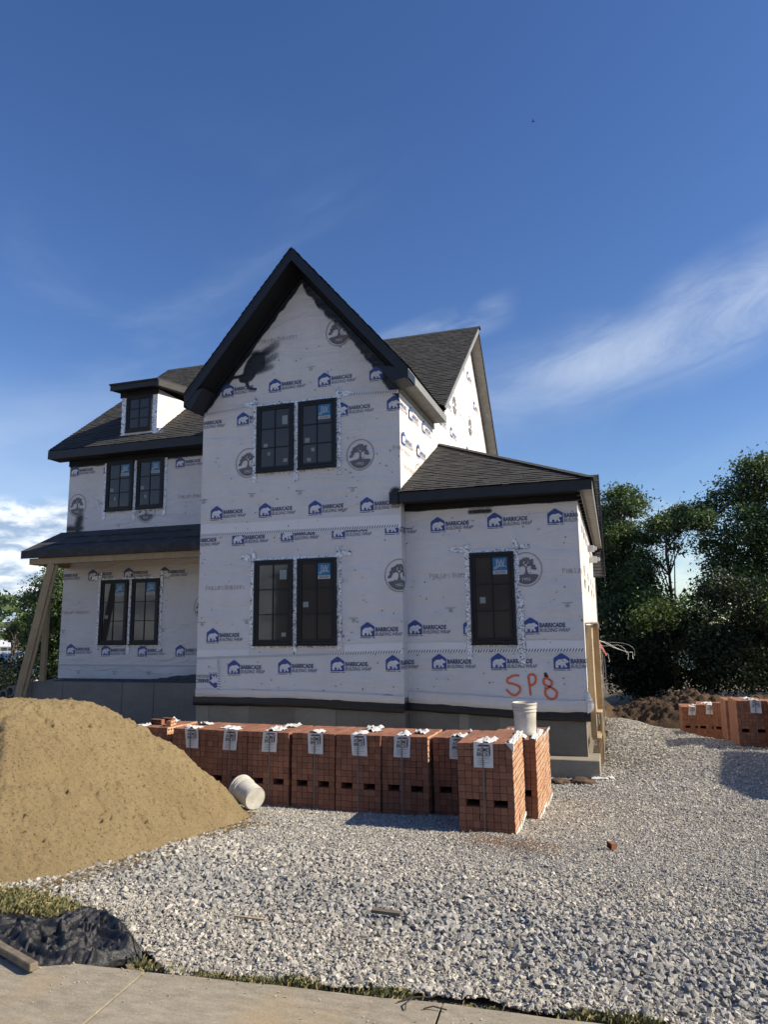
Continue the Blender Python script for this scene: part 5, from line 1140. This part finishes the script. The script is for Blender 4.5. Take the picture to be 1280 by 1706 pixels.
# ------------------------------------------------------------------ grass
def mk_grass():
    m = Mat('grass_blades'); r = m.rnd(); m.col(m.ramp(r, (.05, .07, .022), (.34, .28, .14), 0, 1, (.15, .145, .06))).set(Roughness=.7); return m.m
GRASS = mk_grass()
def grass(name, spots, label, h=.05):
    V = []; F = []; r = random.Random(len(spots))
    for cx, cy, rx, ry, n, hh in spots:
        for i in range(n):
            x = cx+r.gauss(0, .5)*rx; y = cy+r.gauss(0, .5)*ry; a = r.uniform(0, 6.28); l = hh*r.uniform(.4, 1.3); b = r.uniform(.2, 1.0)*l; z = gpt(x, y)-.0 if y > 3.2 else -1.59; w_ = r.uniform(.0006, .0013)
            dx, dy = math.cos(a), math.sin(a); k = len(V)
            V += [(x-dy*w_, y+dx*w_, z), (x+dy*w_, y-dx*w_, z), (x+dx*b*.5+dy*w_*.7, y+dy*b*.5-dx*w_*.7, z+l*.75), (x+dx*b, y+dy*b, z+l*(.9 if b < l*.6 else .6)), (x+dx*b*.5-dy*w_*.7, y+dy*b*.5+dx*w_*.7, z+l*.75)]
            F.append((k, k+1, k+2, k+3, k+4))
    me = bpy.data.meshes.new(name); me.from_pydata(V, [], F); me.materials.append(GRASS); o = link(name, me, kind='stuff'); return props(o, label, 'grass')
grass('grass', [(-3.95, 3.93, .5, .16, 2000, .045), (-3.5, 3.88, .4, .13, 1500, .04), (-3.7, 3.8, .8, .12, 900, .03)], 'patch of green and straw coloured grass between the sand pile and the black sheeting')
sp_ = [(-2.12+.09*k, 3.235+.006*k+random.uniform(-.012, .012), .09, .05, random.choice((20, 160, 330)), random.choice((.018, .028, .04))) for k in range(13)]+[(-1.05, 3.26, .12, .03, 60, .03), (-.62, 3.30, .1, .03, 130, .03), (-.15, 3.36, .16, .035, 420, .05), (.02, 3.37, .1, .03, 300, .05), (-2.28, 3.22, .06, .04, 160, .04)]
grass('grass', sp_, 'ragged grass growing along the crack between sidewalk and gravel')

# ------------------------------------------------------------------ dirt bank
X, Y = np.meshgrid(np.linspace(-7, 20, 380), np.linspace(27, 35.5, 150), indexing='ij')
crest = .52+.10*np.sin(X*.9)+.35*np.clip((X-.6)/2.0, 0, 1); front = np.interp(X, [-6, -.5, .5, 2, 20], [28.8, 28.6, 28.5, 28.1, 27.8]); uq = np.clip((Y-front)/1.8, 0, 1); dq = np.clip((35.2-Y)/4, 0, 1)
H = crest*np.sin(uq*math.pi/2)**.8*dq+(fbm(X*1.2, Y*1.2)-.5)*.7*uq*dq+(fbm(X*4, Y*4, 5, .75)-.5)*.6*np.clip(uq*3, 0, 1)*dq+(vnoise(X*7, Y*7)-.5)*.12*np.clip(uq*3, 0, 1)-.05
def mk_bank():
    m = Mat('brown_clay_bank'); n = m.noise(1.5, 8, .7); m.col(m.ramp(n, (.028, .017, .009), (.12, .070, .034), .3, .72)).set(Roughness=.95); m.bump(m.noise(12, 7, .75), .9, .06); return m.m
o = link('dirt_bank', np_mesh('dirt_bank', np.stack([X, Y, gz(X, Y)+H], -1).reshape(-1, 3), grid_faces(*X.shape), mk_bank(), True)); props(o, 'long bank of dug brown soil in front of the dark trees', 'dirt bank')
X, Y = np.meshgrid(np.linspace(3.9, 10, 90), np.linspace(22.6, 28.4, 90), indexing='ij'); d = np.hypot((X-7.0)/2.6, (Y-25.5)/2.6)
o = link('gravel_heap', np_mesh('gravel_heap', np.stack([X, Y, gz(X, Y)+1.9*np.clip(1-d, -.05, 1)+(fbm(X*8, Y*8)-.5)*.07], -1).reshape(-1, 3), grid_faces(*X.shape), mk_soil('grey_brown_stone', (.10, .095, .085), (.25, .235, .21), 12), True)); props(o, 'grey stone heap behind the far brick cubes at the right edge', 'stone heap')

# ------------------------------------------------------------------ trees
def mk_leaf(name, a, b, mid):
    m = Mat(name); c = m.ramp(m.rnd(), a, b, 0, 1, mid); m.col(c).set(Roughness=.6); tr = m.N.new('ShaderNodeBsdfTranslucent'); m.L.new(m.mix(1.0, c, (1.2, 1.25, .6), 'MULTIPLY'), tr.inputs[0])
    mx = m.N.new('ShaderNodeMixShader'); mx.inputs[0].default_value = .28; m.L.new(m.b.outputs[0], mx.inputs[1]); m.L.new(tr.outputs[0], mx.inputs[2]); m.L.new(mx.outputs[0], m.N['Material Output'].inputs[0]); return m.m
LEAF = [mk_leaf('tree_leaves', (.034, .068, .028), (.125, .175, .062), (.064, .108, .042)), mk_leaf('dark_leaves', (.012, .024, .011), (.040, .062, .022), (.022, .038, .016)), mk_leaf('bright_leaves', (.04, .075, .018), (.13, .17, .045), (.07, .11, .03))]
BARK = simple('tree_bark', (.055, .043, .033), .95, .3, 6, .5)
def leaves(lobes, n, size, seed, spread=.33, hollow=.45):
    g = np.random.default_rng(seed); vol = np.array([a[3]**2 for a in lobes]); pick = g.choice(len(lobes), n//34+1, p=vol/vol.sum()); L_ = np.array([a[:4] for a in lobes])[pick]
    sq = np.array([(a[4] if len(a) > 4 else .8) for a in lobes])[pick]
    d = g.normal(size=(len(pick), 3)); d /= np.linalg.norm(d, axis=1)[:, None]; rr = hollow+(1-hollow)*g.random(len(pick))**.6; rr *= 1+.16*g.normal(size=len(pick))
    C_ = L_[:, :3]+d*(L_[:, 3]*rr)[:, None]*np.stack([np.ones(len(pick)), np.ones(len(pick)), sq], 1)
    cs = spread*g.uniform(.5, 1.35, len(pick)); idx = np.repeat(np.arange(len(pick)), 34); m = len(idx)
    P_ = C_[idx]+g.normal(size=(m, 3))*cs[idx][:, None]*np.array([1, 1, .55])
    a = g.normal(size=(m, 3)); a /= np.linalg.norm(a, axis=1)[:, None]; b = np.cross(a, g.normal(size=(m, 3))); b /= np.linalg.norm(b, axis=1)[:, None]
    s = size*g.uniform(.55, 1.25, m)[:, None]
    V = np.stack([P_-a*s, P_-b*s*.5, P_+a*s, P_+b*s*.5], 1).reshape(-1, 3); F = np.arange(4*m).reshape(-1, 4)
    return V, F
def tree(name, base, lobes, n, size, label, seed, mat=0, trunk=.22, top=None, spread=.33, hollow=.45, group=None, cat='tree', limbs=34):
    base = Vector(base); t = thing(name, label, cat, base, group); L_ = [(a[0]-base.x, a[1]-base.y, a[2]-base.z)+tuple(a[3:]) for a in lobes]
    V, F = leaves(L_, n, size, seed, spread, hollow); link('crown', np_mesh('crown', V, F, LEAF[mat]), t)
    r = random.Random(seed); mb = MB(); top = top or max(a[2] for a in L_); tp = [(0, 0, -.3)]; x = y = 0
    cx = sum(a[0] for a in L_)/len(L_)*.6; cy = sum(a[1] for a in L_)/len(L_)*.6
    for k in range(1, 9): u = k/8; tp.append((cx*u**1.5+r.gauss(0, .07), cy*u**1.5+r.gauss(0, .07), top*u))
    mb.tube(tp, [trunk*(1-.78*k/8) for k in range(9)], 8)
    for i in range(limbs):
        l = r.choice(L_); k = r.randint(3, 7); a = Vector(tp[k]); e = Vector((l[0], l[1], l[2]))+Vector((r.gauss(0, .5), r.gauss(0, .5), r.gauss(0, .4)))*l[3]
        if e.z < a.z-.5*l[3]: a = Vector(tp[max(1, k-2)])
        mid = a.lerp(e, .5)+Vector((0, 0, .12*(e-a).length)); mb.tube([a, a.lerp(mid, .5)+Vector((0, 0, .1)), mid, e], [trunk*.34, trunk*.26, trunk*.18, trunk*.05], 5)
        for q in range(3): e2 = e+Vector((r.gauss(0, .5), r.gauss(0, .5), r.gauss(.1, .4)))*l[3]; mb.tube([mid.lerp(e, .6), e2], [trunk*.09, trunk*.03], 4)
    mb.build('trunk', BARK, t, smooth=True); return t
GT = 'tall trees beyond the dirt bank'
def lp(px, py, Yd, r_, sq=.8):   # lobe from measured bearing and height at distance Yd
    return ((px-1022)/1183*Yd*1.02, Yd, (1046-py)/1183*Yd*.975, r_/1183*Yd*(.88 if py < 960 else 1), sq)
def lobes_at(Yd, L_, seed): g = random.Random(seed); return [(lambda q: (q[0], q[1]+g.uniform(-1.4, 1.4), q[2], q[3], q[4]))(lp(a, b, Yd, c)) for a, b, c in L_]
tree('deciduous_tree', (.9, 41, -2.9), lobes_at(41, [(1048, 846, 27), (1030, 862, 24), (1068, 856, 20), (1018, 905, 36), (1050, 905, 30), (1000, 880, 26), (1040, 950, 34), (1010, 985, 45), (1062, 985, 30), (1040, 1030, 42), (985, 940, 50), (1075, 1010, 22)], 1), 46000, .092, 'tall dark green tree directly right of the house corner', 11, group=GT, trunk=.26)
tree('deciduous_tree', (3.0, 39, -2.9), lobes_at(39, [(1116, 882, 20), (1138, 870, 19), (1098, 893, 14), (1152, 890, 17), (1082, 908, 12), (1072, 935, 12), (1066, 962, 14), (1098, 1064, 22), (1108, 912, 7), (1120, 925, 6), (1092, 950, 6)], 2), 20000, .088, 'slender tree whose leaning top arches over the gap of sky', 12, group=GT, trunk=.13, limbs=20)
tree('deciduous_tree', (7.0, 40, -2.9), lobes_at(40, [(1236, 812, 30), (1265, 806, 26), (1205, 842, 30), (1176, 862, 24), (1250, 856, 40), (1290, 850, 46), (1220, 900, 46), (1178, 915, 34), (1262, 930, 50), (1172, 952, 18), (1310, 910, 60), (1200, 965, 44), (1250, 1000, 60), (1340, 830, 50), (1345, 980, 60)], 3), 56000, .092, 'largest tree, filling the sky at the right edge', 13, group=GT, trunk=.34)
tree('deciduous_tree', (13, 42, -2.9), [(13, 42, 5.5, 2.6), (15, 42, 4.2, 2.5), (12, 43, 3, 2.6), (16, 43, 1.5, 3), (13, 41, .5, 2.8)], 14000, .15, 'broad tree beyond the right edge of the photo', 14, group=GT, trunk=.3)
tree('deciduous_tree', (-5, 44, -2.9), [(-5, 44, 2.0, 2.6), (-3, 44, 1, 2.5), (-7, 45, .5, 2.6), (-2.5, 43, 3.2, 2.0)], 14000, .15, 'broad tree hidden behind the house', 15, group=GT, trunk=.3)
GS = 'dense dark bushes under the tall trees'
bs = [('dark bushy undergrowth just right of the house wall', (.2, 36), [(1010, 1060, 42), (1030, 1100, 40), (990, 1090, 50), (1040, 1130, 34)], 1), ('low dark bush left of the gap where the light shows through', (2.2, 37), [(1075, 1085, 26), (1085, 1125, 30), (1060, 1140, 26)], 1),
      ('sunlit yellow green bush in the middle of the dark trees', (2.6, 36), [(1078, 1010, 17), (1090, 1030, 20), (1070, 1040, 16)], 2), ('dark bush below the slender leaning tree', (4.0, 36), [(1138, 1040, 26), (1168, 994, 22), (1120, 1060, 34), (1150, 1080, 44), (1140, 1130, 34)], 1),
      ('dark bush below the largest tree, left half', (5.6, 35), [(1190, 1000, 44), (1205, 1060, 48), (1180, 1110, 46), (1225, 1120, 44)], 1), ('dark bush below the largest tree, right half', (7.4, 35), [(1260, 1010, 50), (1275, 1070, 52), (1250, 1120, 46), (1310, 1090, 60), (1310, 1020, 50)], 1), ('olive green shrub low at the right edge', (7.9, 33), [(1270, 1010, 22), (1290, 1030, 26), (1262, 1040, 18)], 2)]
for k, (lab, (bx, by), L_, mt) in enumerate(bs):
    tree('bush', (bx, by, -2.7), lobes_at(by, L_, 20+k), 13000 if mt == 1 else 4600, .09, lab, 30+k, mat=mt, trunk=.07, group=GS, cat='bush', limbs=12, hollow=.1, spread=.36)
def rad(px, py, D, r_, sq=.85):  # same for the left hand side: bearing from the measured pixel, D = distance along the view
    d = fw*1183+rt*(px-640)-up*(py-853); q = d*(D/1183); return (q.x, q.y, q.z, r_/1183*D, sq)
tree('deciduous_tree', (rad(85, 1100, 38, 1)[0], rad(85, 1100, 38, 1)[1], -4.2), [rad(a, b, 38+(k % 3)-1, c) for k, (a, b, c) in enumerate([(92, 965, 22), (70, 985, 18), (55, 1000, 13), (95, 1010, 28), (70, 1035, 22), (88, 1070, 30), (60, 1085, 18), (95, 1115, 30), (45, 1105, 14), (130, 1000, 50), (140, 1080, 60), (115, 960, 25), (80, 1050, 26), (62, 1060, 20), (80, 1010, 24)])], 42000, .085, 'dark leafy tree behind the porch posts at the left', 50, group='trees left of the house', trunk=.2)
tree('deciduous_tree', (rad(15, 1060, 80, 1)[0], rad(15, 1060, 80, 1)[1], -5.5), [rad(a, b, 84+(k % 3)*2, c) for k, (a, b, c) in enumerate([(50, 1035, 16), (36, 1050, 18), (62, 1050, 16), (20, 1060, 14), (45, 1062, 18)])], 7000, .22, 'lighter green rounded tree between the hill and the white boathouse', 51, group='trees left of the house', mat=2, trunk=.2, spread=.5)
# wooded hill and far shore
V = []; F = []; g = np.random.default_rng(5)
lob = []
for k in range(520):
    a = g.uniform(-78, 32); D = g.uniform(170, 235); tz = 5.6+2.4*math.sin(a*.13+1)+1.2*math.sin(a*.4); tz = tz+(2.5 if a < -43 else 0)
    z = g.uniform(-6, tz)*1.0; lob.append((D*math.sin(R(a)), D*math.cos(R(a)), z-(0 if a < -36 else 3.5), g.uniform(2.6, 4.2), .9))
V, F = leaves(lob, 70000, .75, 6, spread=1.3, hollow=.5)
o = link('wooded_hill', np_mesh('wooded_hill', V, F, LEAF[0]), kind='stuff'); props(o, 'wooded hillside across the lake', 'woods')
X, Y = np.meshgrid(np.linspace(-240, 140, 80), np.linspace(20, 300, 60), indexing='ij'); aa = np.degrees(np.arctan2(X, Y)); DD = np.hypot(X, Y)
link('hills', np_mesh('hills', np.stack([X, Y, -9+(10.5+2.0*np.sin(aa*.13+1)-3.5*(aa > -36))*np.clip((DD-175)/50, 0, 1)*np.clip(1.3-np.abs(aa+25)/60, 0, 1)], -1).reshape(-1, 3), grid_faces(*X.shape), simple('hill_ground', (.03, .04, .02), .95), True), kind='structure')
mb = MB(); mb.face([(-500, 60, -6.75), (400, 60, -6.75), (400, 420, -6.75), (-500, 420, -6.75)]); m = Mat('lake_water'); m.col((.02, .04, .05)).set(Roughness=.12); m.bump(m.noise(.6, 4, .6, (1, 2.5, 1)), .3, .2); mb.build('lake', m.m, kind='structure')

# ------------------------------------------------------------------ marina, fence, pipes on the left
WHM = simple('white_metal_roof', (.78, .78, .77), .5, .04, 1); GRM = simple('grey_metal_roof', (.42, .42, .41), .6, .06, 1); DKM = simple('dark_metal', (.03, .03, .032), .5, .2, 3)
def boathouse(lab, x0, x1, y0, y1, zr, ze, mat):
    t = thing('boathouse', lab, 'boathouse', ((x0+x1)/2, y0, -6.8), 'boathouses on the lake'); o_ = Vector(t.location); S_ = lambda mbx, n_, m_: setattr(mbx.build(n_, m_, t), 'matrix_parent_inverse', Matrix.Translation(-o_))
    mb = MB(); ym = (y0+y1)/2; mb.prism([(x0, y0-.5, ze), (x0, ym, zr), (x0, y1+.5, ze), (x0, y1+.5, ze-.15), (x0, ym, zr-.15), (x0, y0-.5, ze-.15)], (x1-x0, 0, 0)); S_(mb, 'roof', mat)
    mb = MB(); mb.box(x0, x1, y0, y1, -6.85, -6.4); S_(mb, 'dock', GRM); nb = 9
    for k in range(nb+1): x = x0+.2+(x1-x0-.4)*k/nb; mb = MB(); mb.box(x-.09, x+.09, y0, y0+.18, -6.4, ze-.1); S_(mb, 'post', WHM)
    for k in range(nb):
        xa = x0+.2+(x1-x0-.4)*k/nb; xb = x0+.2+(x1-x0-.4)*(k+1)/nb; mb = MB(); mb.beam((xa, y0-.05, ze-.2) if k % 2 else (xa, y0-.05, ze-1.3), (xb, y0-.05, ze-1.3) if k % 2 else (xb, y0-.05, ze-.2), .08, .08); S_(mb, 'truss_brace', WHM)
boathouse('white roofed boathouse on the lake, the farther and higher one', -118, -77.5, 80, 92, -1.0, -1.9, WHM); boathouse('grey roofed boathouse on the lake, nearer and lower', -104, -70.2, 70, 77, -2.3, -3.5, GRM)
boathouse('small pale boathouse against the wooded shore', -120, -100, 110, 118, .9, .3, GRM)
t = thing('railing', 'black metal railing behind the sand pile at the left edge', 'railing', (-30, 24, -3.6)); n = 84
for z in (-1.32, -3.0): mb = MB(); mb.box(-8, 6.9, -.02, .02, z+3.6-.03, z+3.6); mb.build('rail', DKM, t)
for k in range(n): mb = MB(); x = -8+14.9*k/(n-1); q = .035 if k % 12 == 0 else .012; mb.box(x-q, x+q, -q, q, .2, 2.28+(.15 if k % 12 == 0 else 0)); mb.build('picket', DKM, t)
for k, (px, py) in enumerate(((4, 1158), (16, 1152))):
    q = rad(px, py, 21, 1); t = MB(); n = 20
    for j in range(n):
        a, b = 2*math.pi*j/n, 2*math.pi*(j+1)/n; t.prism([(.16*math.cos(a), 0, .16*math.sin(a)), (.16*math.cos(b), 0, .16*math.sin(b)), (.11*math.cos(b), 0, .11*math.sin(b)), (.11*math.cos(a), 0, .11*math.sin(a))], (0, .8, 0))
    props(t.build('concrete_pipe', CONCL, loc=q[:3]), 'pale grey pipe end at the left edge, %s one' % ('left' if k == 0 else 'right'), 'pipe', 'pipes behind the sand pile')
X, Y = np.meshgrid(np.linspace(-26, -15.4, 60), np.linspace(14, 24, 50), indexing='ij'); d = np.hypot((X+20.5)/5.5, (Y-19)/5)
o = link('soil_heap', np_mesh('soil_heap', np.stack([X, Y, gz(X, Y)-.1+.75*np.clip(1-d, -.1, 1)+(fbm(X*2, Y*2)-.5)*.25], -1).reshape(-1, 3), grid_faces(*X.shape), mk_soil('dark_topsoil', (.02, .018, .014), (.07, .06, .045), 3), True)); props(o, 'low heap of dark topsoil left of the porch foundation', 'soil heap')

# ------------------------------------------------------------------ neighbouring houses (one throws the shadow on the right, one is mirrored in the windows)
SIDING = simple('tan_siding', (.36, .30, .22), .8, .08, 2); NROOF = simple('brown_neighbour_roof', (.07, .06, .05), .9, .2, 8)
def plain_house(lab, x0, x1, y0, y1, zb, ze, rise, over, wins):
    t = thing('neighbouring_house', lab, 'house', (x0, y0, zb), 'neighbouring houses'); o_ = Vector(t.location); S_ = lambda mbx, n_, m_: setattr(mbx.build(n_, m_, t), 'matrix_parent_inverse', Matrix.Translation(-o_))
    mb = MB(); mb.box(x0+over, x1, y0+over, y1-over, zb-.3, ze-.02); S_(mb, 'wall', SIDING)
    hy = (y1-y0)/2; cx0, cx1, cy = x0+hy, x1-hy if x1-hy > x0+hy else x0+hy+.1, (y0+y1)/2
    mb = MB(); A_, B_, C__, D_ = (x0, y0, ze), (x1, y0, ze), (x1, y1, ze), (x0, y1, ze); E_, F_ = (cx0, cy, ze+rise), (cx1, cy, ze+rise)
    for f in ((A_, B_, F_, E_), (B_, C__, F_), (C__, D_, E_, F_), (D_, A_, E_), (D_, C__, B_, A_)): mb.face(f)
    S_(mb, 'roof', NROOF)
    for (wx, wy, wz, axx) in wins: mb = MB(); mb.box(*( (wx-.5, wx+.5, wy-.03, wy+.03) if axx == 'y' else (wx-.03, wx+.03, wy-.5, wy+.5)), wz, wz+1.4); S_(mb, 'window', GLASS)
plain_house('tan house on the next lot, beyond the right edge of the photo', 9.75, 20, 12.6, 16.45, -2.6, 3.0, 1.0, .4, [(10.15, 14.5, .3, 'x'), (10.15, 14.5, -2.0, 'x')])
plain_house('tan wing of the house on the next lot, nearer the street', 12.0, 22, 3.0, 12.5, -2.2, 3.0, 2.2, .4, [(12.4, 6, .3, 'x'), (12.4, 9, .3, 'x')])
plain_house('tan house on the far side of the street, behind the camera', -26, -4, -34, -24, -1.7, 4.0, 3.5, .4, [(-18, -24.35, 1.5, 'y'), (-12, -24.35, 1.5, 'y'), (-18, -24.35, -1.0, 'y')])
plain_house('second tan house on the far side of the street, behind the camera', -2, 14, -36, -25, -1.7, 4.0, 3.8, .4, [(2, -25.35, 1.5, 'y'), (8, -25.35, 1.5, 'y')])
# a bird high up
d = fw*1183+rt*(889-640)-up*(203-853); q = d.normalized()*60
mb = MB(); mb.prism([(-.16, 0, 0), (-.04, .03, .03), (.14, 0, .01), (-.04, -.03, -.02)], (0, 0, .04)); 
b = thing('bird', 'tiny dark bird flying high in the blue sky', 'bird', q); mb.build('body', DKM, b)
for s in (-1, 1): mb = MB(); mb.prism([(-.05, 0, .03), (.05, 0, .03), (-.02, s*.26, .12)], (0, 0, .01)); mb.build('wing', DKM, b)
# crack across the right hand slab edge and crumbs on the walk
r = random.Random(12); mb = MB()
for i in range(260):
    x = r.uniform(-3.6, 1.2); y = min(3.22, 3.2-abs(r.gauss(0, .16)))-(.06 if x < -2.3 else 0); q = r.uniform(.002, .007); z = -1.586
    mb.prism([(x, y, z), (x+q, y+q*.3, z), (x+q*.6, y+q, z)], (0, 0, q*.7))
props(mb.build('crumbs', ROCK, kind='stuff'), 'stone crumbs scattered along the edge of the sidewalk', 'crumbs')
for k, (x, y, a, l) in enumerate(((-.98, 3.19, .5, .16), (-.93, 3.14, 1.5, .09), (-.86, 3.17, .1, .10))):
    mb = MB(); mb.tube([(0, 0, 0), (l*.4, .01, .008), (l, .0, .004)], .003, 5); o = mb.build('twig', BARK); o.location = (x, y, -1.582); o.rotation_euler = (0, 0, a); props(o, ('longest', 'short upright', 'small right')[k]+' dry twig lying by the joint at the sidewalk edge', 'twig', 'twigs on the sidewalk')
# reddish brick crumbs trodden into the gravel by the nearest cube
r = random.Random(21); mb = MB(); mb2 = MB()
for i in range(900):
    x = -1.05+r.gauss(0, .32); y = 7.05+r.gauss(0, .2)-.25*(x+1.05); q = r.uniform(.004, .015); z = gpt(x, y)+.018+r.uniform(0, .012)
    mb.prism([(x, y, z), (x+q, y+q*.3, z), (x+q*.5, y+q, z)], (0, 0, q*.6))
props(mb.build('brick_crumbs', simple('brick_dust', (.30, .19, .12), .95, .3, 30), kind='stuff'), 'reddish brown brick crumbs and dust in the gravel before the nearest cube', 'crumbs')
# crumbs and clods of sand along the foot and on the slope of the pile
r = random.Random(8); mb = MB()
for i in range(900):
    u = r.random(); y = 4.0+3.7*u; x = -3.86+.10*math.sin(u*9)+abs(r.gauss(0, .16))-.12-(.25 if u > .85 else 0); q = r.uniform(.006, .022); z = float(gz(x, y))+.012
    mb.prism([(x, y, z), (x+q, y+q*.2, z), (x+q*.9, y+q*.8, z), (x+q*.1, y+q*.9, z)], (q*.1, q*.1, q*.6))
props(mb.build('sand_crumbs', SAND, kind='stuff'), 'crumbs of yellow sand spilled on the gravel at the foot of the pile', 'sand')
tree('bush', rad(12, 1140, 36, 1)[:2]+(-4.3,), [rad(a, b, 36+(k % 3), c) for k, (a, b, c) in enumerate([(6, 1125, 22), (24, 1135, 20), (-12, 1120, 26), (14, 1155, 24), (38, 1150, 18)])], 12000, .085, 'dark scrubby bush behind the black railing at the left edge', 70, mat=1, trunk=.06, group='trees left of the house', cat='bush', limbs=10, hollow=.1)
